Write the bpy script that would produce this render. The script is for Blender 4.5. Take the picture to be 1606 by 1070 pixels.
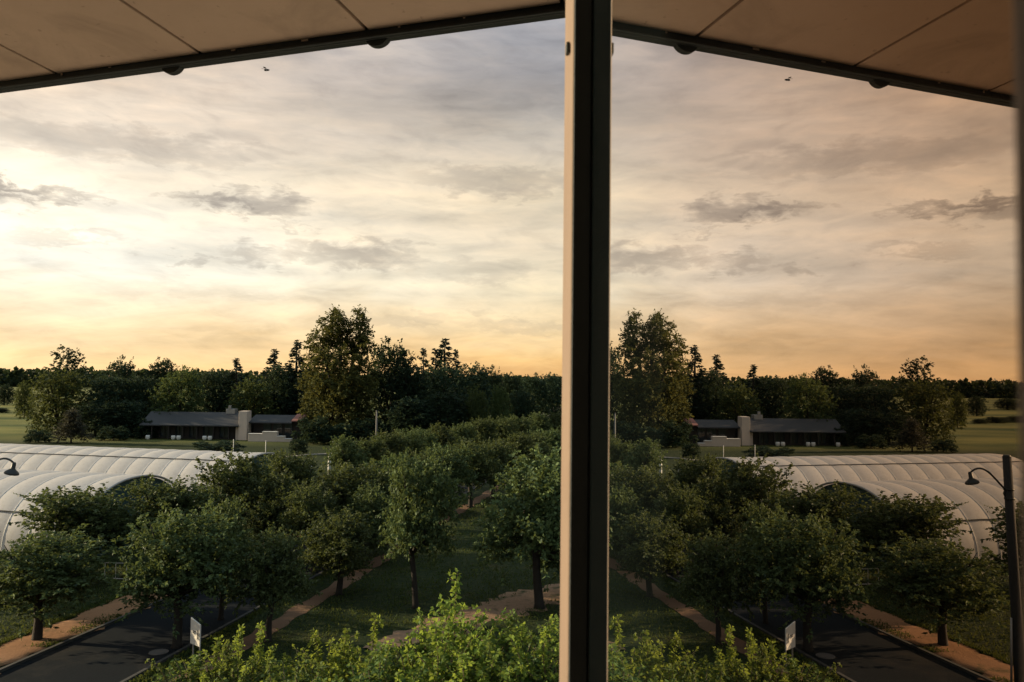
import bpy, math, random
import numpy as np
from mathutils import Vector, Matrix, Euler

S = bpy.context.scene
COL = S.collection
for _o in list(bpy.data.objects):
    bpy.data.objects.remove(_o, do_unlink=True)

# ------------------------------------------------------------------ camera
EYE = 10.0                       # height of the upstairs window above the ground
FPX, CXP, CYP = 1300.0, 803.0, 535.0
PITCH = math.atan(60/1300.0)
ROLL = 0.012
_r0 = np.array([1.0, 0, 0]); _u0 = np.array([0, -math.sin(PITCH), math.cos(PITCH)])
_f = np.array([0, math.cos(PITCH), math.sin(PITCH)])
_r = math.cos(ROLL)*_r0 + math.sin(ROLL)*_u0
_u = math.cos(ROLL)*_u0 - math.sin(ROLL)*_r0
cd = bpy.data.cameras.new('camera'); cam = bpy.data.objects.new('camera', cd); COL.objects.link(cam)
cd.sensor_width = 36.0; cd.lens = 36.0*FPX/1606.0
cd.clip_start = 0.01; cd.clip_end = 6000
cd.dof.use_dof = True; cd.dof.focus_distance = 60.0; cd.dof.aperture_fstop = 18.0
M = Matrix(((_r[0], _u[0], -_f[0]), (_r[1], _u[1], -_f[1]), (_r[2], _u[2], -_f[2]))).to_4x4()
M.translation = (0, 0, EYE)
cam.matrix_world = M
S.camera = cam

def ray(px, py):
    d = _r*(px-CXP)/FPX + _u*(CYP-py)/FPX + _f
    return d
def at(px, py, Y):               # the world point seen in that direction at distance Y
    d = ray(px, py); d = d/d[1]*Y
    return Vector((d[0], d[1], EYE+d[2]))
def gnd(px, py, z=0.0):
    d = ray(px, py); k = (z-EYE)/d[2]
    return Vector((d[0]*k, d[1]*k, z))

# ------------------------------------------------------------------ sun, sky, exposure
SUN_AZ, SUN_EL = math.radians(-80), math.radians(13.5)   # azimuth from +Y, negative = left
sdir = Vector((math.sin(SUN_AZ)*math.cos(SUN_EL), math.cos(SUN_AZ)*math.cos(SUN_EL), math.sin(SUN_EL)))
sl = bpy.data.lights.new('sun', 'SUN'); so = bpy.data.objects.new('sun', sl); COL.objects.link(so)
sl.energy = 5.0; sl.angle = math.radians(0.6); sl.color = (1.0, 0.81, 0.52)
so.rotation_euler = (-sdir).to_track_quat('-Z', 'Y').to_euler()
S.view_settings.view_transform = 'Standard'; S.view_settings.look = 'None'
S.view_settings.exposure = 0.8; S.view_settings.gamma = 1.0
S.cycles.use_denoising = True
S.cycles.caustics_reflective = False; S.cycles.caustics_refractive = False
S.cycles.max_bounces = 8; S.cycles.transparent_max_bounces = 8

def lin(c):
    out = []
    for v in c:
        v = v/255.0
        out.append(v/12.92 if v <= 0.04045 else ((v+0.055)/1.055)**2.4)
    return tuple(out)

class NT:
    def __init__(s, tree): s.t = tree; s.n = tree.nodes; s.l = tree.links
    def add(s, typ, **kw):
        n = s.n.new(typ)
        for k, v in kw.items():
            if k.startswith('i_'):
                key = k[2:]; key = int(key) if key.isdigit() else key
                s.put(n.inputs[key], v)
            else: setattr(n, k, v)
        return n
    def put(s, inp, v):
        if isinstance(v, bpy.types.NodeSocket): s.l.new(v, inp)
        else: inp.default_value = v
    def m(s, op, a, b=0.0, c=None, clamp=False):
        n = s.n.new('ShaderNodeMath'); n.operation = op; n.use_clamp = clamp
        s.put(n.inputs[0], a); s.put(n.inputs[1], b)
        if c is not None: s.put(n.inputs[2], c)
        return n.outputs[0]
    def mix(s, f, a, b, blend='MIX'):
        n = s.n.new('ShaderNodeMix'); n.data_type = 'RGBA'; n.blend_type = blend; n.clamp_factor = True
        s.put(n.inputs[0], f)
        for i, v in ((6, a), (7, b)):
            if not isinstance(v, bpy.types.NodeSocket) and len(v) == 3: v = (*v, 1)
            s.put(n.inputs[i], v)
        return n.outputs[2]
    def ramp(s, f, stops, interp='LINEAR'):
        n = s.n.new('ShaderNodeValToRGB'); n.color_ramp.interpolation = interp
        e = n.color_ramp.elements
        while len(e) > 1: e.remove(e[-1])
        for i, (p, c) in enumerate(stops):
            el = e[0] if i == 0 else e.new(p)
            el.position = p; el.color = (*c, 1) if len(c) == 3 else c
        s.put(n.inputs[0], f)
        return n.outputs[0]
    def noise(s, vec, scale, detail=4, rough=0.55, dist=0.0):
        n = s.n.new('ShaderNodeTexNoise')
        if vec is not None: s.put(n.inputs['Vector'], vec)
        n.inputs['Scale'].default_value = scale; n.inputs['Detail'].default_value = detail
        n.inputs['Roughness'].default_value = rough; n.inputs['Distortion'].default_value = dist
        return n.outputs['Fac']
    def comb(s, x, y, z=0.0):
        n = s.n.new('ShaderNodeCombineXYZ')
        for i, v in enumerate((x, y, z)): s.put(n.inputs[i], v)
        return n.outputs[0]

def build_world():
    w = bpy.data.worlds.new('World'); S.world = w; w.use_nodes = True
    T = NT(w.node_tree); T.n.clear()
    out = T.add('ShaderNodeOutputWorld')
    tc = T.add('ShaderNodeTexCoord')
    D = tc.outputs['Generated']
    sp = T.add('ShaderNodeSeparateXYZ'); T.l.new(D, sp.inputs[0])
    x, y, z = sp.outputs
    az = T.m('MULTIPLY', T.m('ARCTAN2', x, y), 57.2958)          # degrees, 0 = straight out
    el = T.m('MULTIPLY', T.m('ARCSINE', z), 57.2958)
    # turbulence for cloud edges
    v0 = T.comb(T.m('MULTIPLY', az, 0.085), T.m('MULTIPLY', el, 0.30))
    v0 = T.comb(T.m('MULTIPLY', az, 0.060), T.m('ADD', T.m('MULTIPLY', el, 0.30), T.m('MULTIPLY', az, -0.030)))
    n1 = T.noise(v0, 1.0, 7, 0.58, 0.5)
    n2 = T.noise(T.comb(T.m('MULTIPLY', az, 0.28), T.m('ADD', T.m('MULTIPLY', el, 0.95), T.m('MULTIPLY', az, 0.05)), 7.0), 1.0, 8, 0.60, 0.45)
    n3 = T.noise(T.comb(T.m('MULTIPLY', az, 0.045), T.m('MULTIPLY', el, 0.13), 3.0), 1.0, 4, 0.5, 0.4)
    n5 = T.noise(T.comb(T.m('MULTIPLY', az, 0.9), T.m('MULTIPLY', el, 2.4), 11.0), 0.6, 6, 0.60, 0.3)
    waz = T.m('ADD', az, T.m('MULTIPLY', T.m('SUBTRACT', n2, 0.5), 9.0))
    wel = T.m('ADD', el, T.m('MULTIPLY', T.m('SUBTRACT', n5, 0.5), 3.6))
    # veil of cloud: colour by height above the horizon, away from and towards the setting sun
    e01 = T.m('DIVIDE', T.m('ADD', el, T.m('MULTIPLY', T.m('SUBTRACT', n1, 0.5), 5.0)), 60.0, clamp=True)
    cen = T.ramp(e01, [(0.0, lin((248, 190, 120))), (0.02, lin((250, 204, 136))), (0.05, lin((244, 213, 162))),
                       (0.10, lin((234, 218, 184))), (0.16, lin((222, 206, 180))), (0.21, lin((218, 203, 176))),
                       (0.27, lin((190, 182, 170))), (0.34, lin((154, 157, 165))), (0.42, lin((162, 165, 174))),
                       (0.56, lin((172, 184, 194))), (0.8, lin((172, 190, 202))), (1.0, lin((172, 192, 206)))])
    lef = T.ramp(e01, [(0.0, lin((252, 212, 156))), (0.02, lin((253, 220, 168))), (0.06, lin((253, 232, 198))),
                       (0.12, lin((255, 252, 240))), (0.18, lin((255, 246, 228))), (0.25, lin((248, 232, 212))),
                       (0.34, lin((236, 214, 190))), (0.45, lin((205, 190, 176))), (0.62, lin((178, 184, 190))), (0.85, lin((172, 190, 202))), (1.0, lin((172, 192, 206)))])
    nrm = T.add('ShaderNodeVectorMath', operation='DOT_PRODUCT')
    T.l.new(D, nrm.inputs[0]); g = ray(-420, 400); g = g/np.linalg.norm(g); nrm.inputs[1].default_value = tuple(g)
    ang = T.m('MULTIPLY', T.m('ARCCOSINE', T.m('MINIMUM', nrm.outputs['Value'], 0.99999)), 57.2958)
    gl = T.ramp(T.m('DIVIDE', ang, 100.0), [(0.0, (1, 1, 1)), (0.16, (0.95,)*3), (0.24, (0.72,)*3), (0.34, (0.40,)*3), (0.46, (0.12,)*3), (0.60, (0, 0, 0))], 'EASE')
    base = T.mix(gl, cen, lef)
    # brighter at the very glow
    g2 = T.ramp(T.m('DIVIDE', ang, 100.0), [(0.0, (1.6,)*3), (0.14, (0.55,)*3), (0.26, (0.12,)*3), (0.4, (0, 0, 0))])
    # streaks: bright wisps and grey bellies
    streak = T.ramp(n1, [(0.28, (0.75, 0.745, 0.76)), (0.45, (0.95, 0.945, 0.94)), (0.58, (1.06, 1.04, 1.015)), (0.74, (1.20, 1.15, 1.08))])
    base = T.mix(1.0, base, streak, 'MULTIPLY')
    fine = T.ramp(n2, [(0.28, (0.85, 0.845, 0.85)), (0.48, (0.99, 0.99, 0.985)), (0.66, (1.10, 1.075, 1.045))])
    base = T.mix(1.0, base, fine, 'MULTIPLY')
    big = T.ramp(n3, [(0.32, (0.87, 0.86, 0.85)), (0.52, (1.0, 1.0, 1.0)), (0.7, (1.10, 1.075, 1.03))])
    base = T.mix(1.0, base, big, 'MULTIPLY')
    n4 = T.noise(T.comb(T.m('MULTIPLY', az, 0.030), T.m('ADD', T.m('MULTIPLY', el, 0.42), T.m('MULTIPLY', n3, 1.2)), 23.0), 1.0, 5, 0.55, 0.2)
    band = T.ramp(n4, [(0.34, (0.86, 0.862, 0.868)), (0.50, (1, 1, 1)), (0.66, (1.10, 1.08, 1.04))])
    base = T.mix(1.0, base, band, 'MULTIPLY')
    # separate small dark clouds (azimuth, elevation, half width, half height, depth)
    tot = None
    for px, py, wx, wy, amp in CLOUDS:
        d = ray(px, py); a0 = math.degrees(math.atan2(d[0], d[1])); e0 = math.degrees(math.atan2(d[2], math.hypot(d[0], d[1])))
        ka, ke = wx/22.0, wy/22.0
        q = T.m('ADD', T.m('POWER', T.m('ABSOLUTE', T.m('DIVIDE', T.m('SUBTRACT', waz, a0), ka)), 2.0),
                T.m('POWER', T.m('ABSOLUTE', T.m('DIVIDE', T.m('SUBTRACT', wel, e0), ke)), 2.0))
        v = T.m('MULTIPLY', T.m('SUBTRACT', 1.0, q, clamp=True), amp)
        tot = v if tot is None else T.m('ADD', tot, v)
    tot = T.m('MULTIPLY', tot, T.m('ADD', 0.10, T.m('MULTIPLY', n1, 1.45)), clamp=True)
    base = T.mix(tot, base, lin((150, 139, 129)))
    base = T.mix(T.m('MULTIPLY', g2, 0.12), base, T.mix(1.0, base, (2.2, 2.15, 2.0), 'MULTIPLY'))
    # behind the viewer, away from the sunset, the sky is dimmer and bluer
    back = T.ramp(T.m('DIVIDE', ang, 180.0), [(0.33, (0, 0, 0)), (0.75, (1, 1, 1))])
    low = T.m('SUBTRACT', 1.0, T.m('DIVIDE', el, 55.0), clamp=True)
    base = T.mix(T.m('MULTIPLY', T.m('MULTIPLY', back, low), 0.95), base, (0.13, 0.185, 0.225))
    sky = T.add('ShaderNodeTexSky'); sky.sky_type = 'NISHITA'; sky.sun_disc = False
    sky.sun_elevation = SUN_EL; sky.sun_rotation = SUN_AZ
    b1 = T.add('ShaderNodeBackground', i_Color=sky.outputs[0], i_Strength=0.05)
    b2 = T.add('ShaderNodeBackground', i_Color=base, i_Strength=0.66)
    mx = T.add('ShaderNodeMixShader', i_0=0.90); T.l.new(b1.outputs[0], mx.inputs[1]); T.l.new(b2.outputs[0], mx.inputs[2])
    T.l.new(mx.outputs[0], out.inputs[0])
    w.cycles.sampling_method = 'MANUAL'; w.cycles.sample_map_resolution = 1024
CLOUDS = [(385, 318, 110, 22, 0.80), (330, 312, 60, 14, 0.5), (570, 402, 120, 24, 0.68), (395, 402, 60, 17, 0.55), (290, 408, 26, 10, 0.4),
          (60, 298, 110, 11, 0.55), (-60, 294, 120, 22, 0.62), (800, 285, 170, 26, 0.6), (200, 228, 230, 26, 0.5), (760, 425, 120, 20, 0.30),
          (660, 180, 150, 60, 0.22), (640, 500, 150, 14, 0.25), (120, 376, 90, 9, 0.25), (450, 352, 40, 7, 0.3), (800, 120, 110, 40, 0.22),
          (820, 512, 90, 12, 0.28), (300, 460, 160, 10, 0.12)]
build_world()

# ------------------------------------------------------------------ mesh helpers
def tag(o, label=None, cat=None, group=None, kind=None):
    if label: o['label'] = label
    if cat: o['category'] = cat
    if group: o['group'] = group
    if kind: o['kind'] = kind
    return o
def empty(name, loc=(0, 0, 0), rz=0.0):
    o = bpy.data.objects.new(name, None); COL.objects.link(o)
    o.location = loc; o.rotation_euler = (0, 0, rz); o.empty_display_size = 0.3
    return o
def link(name, me, parent=None):
    o = bpy.data.objects.new(name, me); COL.objects.link(o)
    if parent is not None: o.parent = parent
    return o
def np_mesh(name, V, F, mat, smooth=False, mats=None, midx=None):
    """V (n,3), F (m,k) all faces the same size k"""
    V = np.asarray(V, dtype=np.float32); F = np.asarray(F, dtype=np.int32)
    me = bpy.data.meshes.new(name)
    me.vertices.add(len(V)); me.vertices.foreach_set('co', V.ravel())
    k = F.shape[1]
    me.loops.add(F.size); me.loops.foreach_set('vertex_index', F.ravel())
    me.polygons.add(len(F)); me.polygons.foreach_set('loop_start', np.arange(0, F.size, k, dtype=np.int32))
    if smooth: me.polygons.foreach_set('use_smooth', np.ones(len(F), dtype=bool))
    me.materials.append(mat)
    me.update(calc_edges=True)
    return me
class MB:
    def __init__(s): s.v = []; s.f = []
    def quad(s, a, b, c, d):
        i = len(s.v); s.v += [tuple(a), tuple(b), tuple(c), tuple(d)]; s.f.append((i, i+1, i+2, i+3))
    def box(s, x0, x1, y0, y1, z0, z1, ax=None):
        """ax = (origin, X, Y, Z) frame"""
        P = [(x, y, z) for z in (z0, z1) for y in (y0, y1) for x in (x0, x1)]
        if ax is not None:
            o, X, Y, Z = ax
            P = [tuple(o + X*p[0] + Y*p[1] + Z*p[2]) for p in P]
        i = len(s.v); s.v += P
        for q in ((0, 2, 3, 1), (4, 5, 7, 6), (0, 1, 5, 4), (2, 6, 7, 3), (0, 4, 6, 2), (1, 3, 7, 5)):
            s.f.append(tuple(i+j for j in q))
    def tube(s, pts, rad, n=8, cap=True):
        pts = [Vector(p) for p in pts]
        if not hasattr(rad, '__len__'): rad = [rad]*len(pts)
        rings = []
        ref = Vector((0.31, 0.17, 0.93)).normalized()
        for k, p in enumerate(pts):
            t = (pts[min(k+1, len(pts)-1)] - pts[max(k-1, 0)]).normalized()
            a = t.cross(ref)
            if a.length < 0.05: a = t.cross(Vector((1, 0, 0)))
            a.normalize(); b = t.cross(a)
            i = len(s.v)
            for j in range(n):
                th = 2*math.pi*j/n
                s.v.append(tuple(p + (a*math.cos(th) + b*math.sin(th))*rad[k]))
            rings.append(i)
        for k in range(len(pts)-1):
            for j in range(n):
                s.f.append((rings[k]+j, rings[k]+(j+1) % n, rings[k+1]+(j+1) % n, rings[k+1]+j))
        if cap:
            s.f.append(tuple(rings[0]+j for j in range(n))); s.f.append(tuple(rings[-1]+j for j in reversed(range(n))))
    def lathe(s, o, prof, n=20, axis=Vector((0, 0, 1))):
        o = Vector(o); axis = Vector(axis).normalized()
        a = axis.cross(Vector((1, 0.01, 0))).normalized(); b = axis.cross(a)
        base = len(s.v)
        for r, h in prof:
            for j in range(n):
                th = 2*math.pi*j/n
                s.v.append(tuple(o + axis*h + (a*math.cos(th)+b*math.sin(th))*r))
        for k in range(len(prof)-1):
            for j in range(n):
                s.f.append((base+k*n+j, base+k*n+(j+1) % n, base+(k+1)*n+(j+1) % n, base+(k+1)*n+j))
        s.f.append(tuple(base+j for j in reversed(range(n)))); s.f.append(tuple(base+(len(prof)-1)*n+j for j in range(n)))
    def mesh(s, name, mat, smooth=False, bevel=0.0, parent=None):
        me = bpy.data.meshes.new(name); me.from_pydata(s.v, [], s.f); me.materials.append(mat)
        if smooth:
            for p in me.polygons: p.use_smooth = True
        me.update()
        import bmesh
        bm = bmesh.new(); bm.from_mesh(me); bmesh.ops.recalc_face_normals(bm, faces=bm.faces); bm.to_mesh(me); bm.free()
        o = link(name, me, parent)
        if bevel > 0:
            md = o.modifiers.new('bevel', 'BEVEL'); md.width = bevel; md.segments = 2; md.limit_method = 'ANGLE'
        return o

# ------------------------------------------------------------------ materials
def new_mat(name):
    m = bpy.data.materials.new(name); m.use_nodes = True
    T = NT(m.node_tree); T.n.clear()
    out = T.add('ShaderNodeOutputMaterial'); bs = T.add('ShaderNodeBsdfPrincipled')
    T.l.new(bs.outputs[0], out.inputs[0])
    return m, T, bs, out
def plain(name, col, rough=0.7, metal=0.0, var=0.25, scale=6.0, bump=0.0, bscale=40.0, spec=0.5):
    m, T, bs, out = new_mat(name)
    tc = T.add('ShaderNodeTexCoord').outputs['Object']
    n = T.noise(tc, scale, 6, 0.6)
    c = T.mix(n, tuple(v*(1-var) for v in col), tuple(min(1, v*(1+var)) for v in col))
    T.l.new(c, bs.inputs['Base Color']); bs.inputs['Metallic'].default_value = metal
    bs.inputs['Specular IOR Level'].default_value = spec
    r = T.m('ADD', T.m('MULTIPLY', n, 0.2), rough-0.1); T.l.new(r, bs.inputs['Roughness'])
    if bump:
        b = T.add('ShaderNodeBump', i_Strength=bump, i_Distance=0.02); T.l.new(T.noise(tc, bscale, 6, 0.65), b.inputs['Height'])
        T.l.new(b.outputs[0], bs.inputs['Normal'])
    return m
def leaf_mat(name, dark, light, trans=0.35, rough=0.62, tcol=None, spec=0.12):
    m, T, bs, out = new_mat(name)
    g = T.add('ShaderNodeNewGeometry'); oi = T.add('ShaderNodeObjectInfo')
    k = g.outputs['Random Per Island']
    pos = T.add('ShaderNodeTexCoord').outputs['Object']
    n = T.noise(pos, 0.55, 3, 0.5)
    f = T.m('ADD', T.m('MULTIPLY', k, 0.55), T.m('MULTIPLY', T.m('SUBTRACT', n, 0.3), 1.0), clamp=True)
    c = T.mix(f, dark, light)
    hs = T.add('ShaderNodeHueSaturation')
    T.put(hs.inputs['Hue'], T.m('ADD', 0.482, T.m('MULTIPLY', oi.outputs['Random'], 0.036)))
    T.put(hs.inputs['Value'], T.m('ADD', 0.74, T.m('MULTIPLY', oi.outputs['Random'], 0.52)))
    T.l.new(c, hs.inputs['Color'])
    T.l.new(hs.outputs[0], bs.inputs['Base Color'])
    T.put(bs.inputs['Roughness'], T.m('ADD', rough-0.1, T.m('MULTIPLY', k, 0.25)))
    bs.inputs['Specular IOR Level'].default_value = spec
    tr = T.add('ShaderNodeBsdfTranslucent')
    T.l.new(T.mix(0.5, hs.outputs[0], tcol or (0.16, 0.17, 0.02)), tr.inputs['Color'])
    mx = T.add('ShaderNodeMixShader', i_0=trans); T.l.new(bs.outputs[0], mx.inputs[1]); T.l.new(tr.outputs[0], mx.inputs[2])
    T.l.new(mx.outputs[0], out.inputs[0])
    return m
M_LIME = leaf_mat('lime_leaves', (0.004, 0.016, 0.015), (0.155, 0.200, 0.078), 0.26, 0.60, (0.20, 0.23, 0.04))
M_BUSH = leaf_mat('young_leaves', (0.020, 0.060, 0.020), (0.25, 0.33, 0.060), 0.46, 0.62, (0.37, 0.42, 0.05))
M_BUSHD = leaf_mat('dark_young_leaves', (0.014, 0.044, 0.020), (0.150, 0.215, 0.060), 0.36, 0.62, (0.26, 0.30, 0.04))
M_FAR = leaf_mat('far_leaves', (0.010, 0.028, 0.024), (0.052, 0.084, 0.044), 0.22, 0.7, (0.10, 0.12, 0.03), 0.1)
M_FARL = leaf_mat('pale_far_leaves', (0.035, 0.062, 0.030), (0.085, 0.115, 0.040), 0.30, 0.7, (0.20, 0.21, 0.04), 0.1)
M_PLANE = leaf_mat('plane_tree_leaves', (0.040, 0.056, 0.022), (0.110, 0.110, 0.034), 0.32, 0.7, (0.22, 0.19, 0.04), 0.1)
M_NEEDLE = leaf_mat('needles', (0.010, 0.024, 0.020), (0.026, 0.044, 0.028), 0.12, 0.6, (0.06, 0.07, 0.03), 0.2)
M_GREY = leaf_mat('grey_leaves', (0.050, 0.056, 0.042), (0.095, 0.095, 0.068), 0.25, 0.6, (0.14, 0.13, 0.06), 0.2)
M_BARK = plain('bark', (0.036, 0.031, 0.026), 0.9, 0, 0.45, 5.0, 0.8, 18.0, 0.2)
M_TWIG = plain('twig', (0.10, 0.075, 0.04), 0.8, 0, 0.3, 8.0)
M_WHITE = plain('white_paint', (0.74, 0.72, 0.68), 0.55, 0, 0.08, 2.0)
M_SIGN = plain('sign_board', (0.66, 0.63, 0.57), 0.6, 0, 0.12, 3.0)
M_INK = plain('sign_ink', (0.05, 0.05, 0.05), 0.6)
M_IRON = plain('lamp_iron', (0.030, 0.036, 0.036), 0.5, 0.3, 0.25, 10.0)
M_CONC = plain('concrete', (0.16, 0.15, 0.14), 0.9, 0, 0.25, 4.0, 0.4, 30)
M_POLE = plain('dark_pole', (0.028, 0.029, 0.030), 0.85, 0, 0.3, 3.0, 0.5, 20)
M_GALV = plain('galvanised', (0.33, 0.33, 0.32), 0.5, 0.6, 0.15, 8.0)

# ------------------------------------------------------------------ ground, road, paths (setting)
def ground_mat():
    m, T, bs, out = new_mat('grass_ground')
    p = T.add('ShaderNodeNewGeometry').outputs['Position']
    sp = T.add('ShaderNodeSeparateXYZ'); T.l.new(p, sp.inputs[0])
    a = T.noise(p, 0.35, 6, 0.6); b = T.noise(p, 3.5, 8, 0.7); c2 = T.noise(p, 0.02, 4, 0.5)
    st = T.noise(T.comb(T.m('MULTIPLY', sp.outputs[0], 0.02), T.m('MULTIPLY', sp.outputs[1], 0.045)), 1.0, 6, 0.6)
    st = T.ramp(st, [(.36, (0, 0, 0)), (.64, (1, 1, 1))])
    g = T.mix(a, (0.009, 0.020, 0.009), (0.030, 0.043, 0.014))
    g = T.mix(T.m('MULTIPLY', T.m('SUBTRACT', b, 0.45, clamp=True), 2.0, clamp=True), g, (0.085, 0.085, 0.032))
    bare = T.ramp(a, [(0.60, (0, 0, 0)), (0.72, (1, 1, 1))])
    g = T.mix(T.m('MULTIPLY', bare, 0.35), g, (0.13, 0.085, 0.05))
    mead = T.mix(st, (0.035, 0.065, 0.018), (0.20, 0.19, 0.055))
    fy = T.m('DIVIDE', T.m('SUBTRACT', sp.outputs[1], 118.0), 16.0, clamp=True)
    g = T.mix(fy, g, mead)
    T.l.new(g, bs.inputs['Base Color']); bs.inputs['Roughness'].default_value = 0.95
    bs.inputs['Specular IOR Level'].default_value = 0.1
    bp = T.add('ShaderNodeBump', i_Strength=0.9, i_Distance=0.08); T.l.new(T.noise(p, 7.0, 8, 0.75), bp.inputs['Height'])
    T.l.new(bp.outputs[0], bs.inputs['Normal'])
    return m
gb = MB(); gb.quad((-3000, -400, 0), (3000, -400, 0), (3000, 3000, 0), (-3000, 3000, 0))
tag(gb.mesh('ground', ground_mat()), kind='structure')

AX = 0.19                                  # the avenue runs away to the right
def av(xr, Y): return xr + AX*(Y-30)
def strip(name, x0, x1, y0, y1, z, mat, jag=0.0, step=1.0, seed=1, thick=0.0):
    rnd = random.Random(seed); V = []; F = []
    n = int((y1-y0)/step)
    for i in range(n+1):
        Y = y0+(y1-y0)*i/n
        for k in range(7):
            t = k/6.0
            xr = x0+(x1-x0)*t
            if k in (0, 6): xr += rnd.uniform(-jag, jag)
            V.append((av(xr, Y), Y, z + (0.0 if k in (0, 6) else thick)))
    for i in range(n):
        for k in range(6):
            a = i*7+k; F.append((a, a+1, a+8, a+7))
    me = np_mesh(name, V, F, mat)
    o = link(name, me); return tag(o, kind='structure')
def asphalt():
    m, T, bs, out = new_mat('asphalt')
    p = T.add('ShaderNodeNewGeometry').outputs['Position']
    a = T.noise(p, 0.5, 6, 0.6); b = T.noise(p, 25, 4, 0.7); crk = T.noise(p, 1.6, 8, 0.8, 1.2)
    g = T.mix(a, (0.004, 0.007, 0.010), (0.010, 0.014, 0.018)); g = T.mix(T.m('MULTIPLY', b, 0.4), g, (0.022, 0.022, 0.022))
    ck = T.ramp(crk, [(0.485, (0, 0, 0)), (0.5, (1, 1, 1)), (0.515, (0, 0, 0))])
    g = T.mix(T.m('MULTIPLY', ck, 0.5), g, (0.003, 0.003, 0.004))
    du = T.noise(p, 0.28, 7, 0.7, 0.8); g = T.mix(T.ramp(du, [(.50, (0, 0, 0)), (.68, (.75,)*3)]), g, (0.034, 0.031, 0.027))
    ltr = T.noise(p, 9.0, 3, 0.8); g = T.mix(T.ramp(ltr, [(.70, (0, 0, 0)), (.73, (.8,)*3)]), g, (0.075, 0.05, 0.025))
    T.l.new(g, bs.inputs['Base Color']); T.put(bs.inputs['Roughness'], T.m('ADD', 0.74, T.m('MULTIPLY', a, 0.2))); bs.inputs['Specular IOR Level'].default_value = .06
    bp = T.add('ShaderNodeBump', i_Strength=0.4, i_Distance=0.01); T.l.new(b, bp.inputs['Height']); T.l.new(bp.outputs[0], bs.inputs['Normal'])
    return m
def dirt(name, c0, c1, grass=0.3):
    m, T, bs, out = new_mat(name)
    p = T.add('ShaderNodeNewGeometry').outputs['Position']
    a = T.noise(p, 1.1, 8, 0.65); b = T.noise(p, 9, 8, 0.75)
    g = T.mix(b, c0, c1)
    gr = T.ramp(a, [(0.54, (0, 0, 0)), (0.66, (1, 1, 1))])
    g = T.mix(T.m('MULTIPLY', gr, grass), g, (0.04, 0.055, 0.02))
    T.l.new(g, bs.inputs['Base Color']); bs.inputs['Roughness'].default_value = 0.95; bs.inputs['Specular IOR Level'].default_value = 0.1
    bp = T.add('ShaderNodeBump', i_Strength=0.8, i_Distance=0.05); T.l.new(b, bp.inputs['Height']); T.l.new(bp.outputs[0], bs.inputs['Normal'])
    return m
strip('road', -16.6, -12.0, -20, 230, 0.008, asphalt(), 0.03)
strip('verge', -18.8, -16.75, 5, 160, 0.03, dirt('verge_dirt', (0.20, 0.105, 0.055), (0.42, 0.23, 0.125), 0.7), 0.34, 0.5, 4, 0.05)
strip('path', -10.55, -9.7, 20, 150, 0.012, dirt('path_dirt', (0.12, 0.075, 0.05), (0.24, 0.14, 0.085), 0.4), 0.12, 0.6, 7)
def bank(name, cx0, cy0, cx1, cy1, w, z, mat, seed):
    rnd = random.Random(seed); a = Vector((cx0, cy0, 0)); b = Vector((cx1, cy1, 0)); t = (b-a).normalized(); s = Vector((-t.y, t.x, 0))
    V = []; F = []; n = 40
    for i in range(n+1):
        q = i/n; ww = w*math.sin(math.pi*(.02+.9*q))**.6
        c = a.lerp(b, q)
        for k in (-1, 0, 1):
            V.append(tuple(c + s*k*(ww + rnd.uniform(-.4, .4)*min(1, q*5)) + Vector((0, 0, (z+.05 if k == 0 else .004)))))
    for i in range(n):
        for k in (0, 1):
            F.append((i*3+k, i*3+k+1, i*3+k+4, i*3+k+3))
    tag(link(name, np_mesh(name, V, F, mat)), kind='structure')
bank('dirt_path', -5.2, 31.0, 4.2, 42.0, 1.35, 0.02, dirt('bare_earth', (0.15, 0.09, 0.055), (0.44, 0.28, 0.175), 0.9), 5)
fb = MB(); fb.quad((-11.4, -6, .004), (70, -6, .004), (70, 12.5, .004), (-11.4, 12.5, .004)); fb.quad((-90, -6, .004), (-17.6, -6, .004), (-19.2, 12.5, .004), (-90, 12.5, .004))
tag(fb.mesh('bounce_ground', dirt('bounce_gravel', (.66, .54, .44), (.80, .68, .55), 0.0)), kind='structure')  # pale ground added out of view to throw light up onto the soffit
# kerbs: real steps
kb = MB()
for i in range(0, 150):
    Y = 5+i
    a = Vector((av(-16.75, Y), Y, 0)); b = Vector((av(-16.75, Y+0.985), Y+0.985, 0)); t = (b-a).normalized(); s = Vector((t.y, -t.x, 0))
    kb.box(0, (b-a).length, 0, 0.13, -0.02, 0.10, (a, t, s, Vector((0, 0, 1))))
    a = Vector((av(-12.0, Y), Y, 0)); b = Vector((av(-12.0, Y+0.985), Y+0.985, 0)); t = (b-a).normalized(); s = Vector((t.y, -t.x, 0))
    kb.box(0, (b-a).length, 0, 0.13, -0.02, 0.10, (a, t, s, Vector((0, 0, 1))))
tag(kb.mesh('kerb', plain('kerb_stone', (.042, .041, .038), .9, 0, .6, 1.1, .5, 20)), kind='structure')

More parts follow.
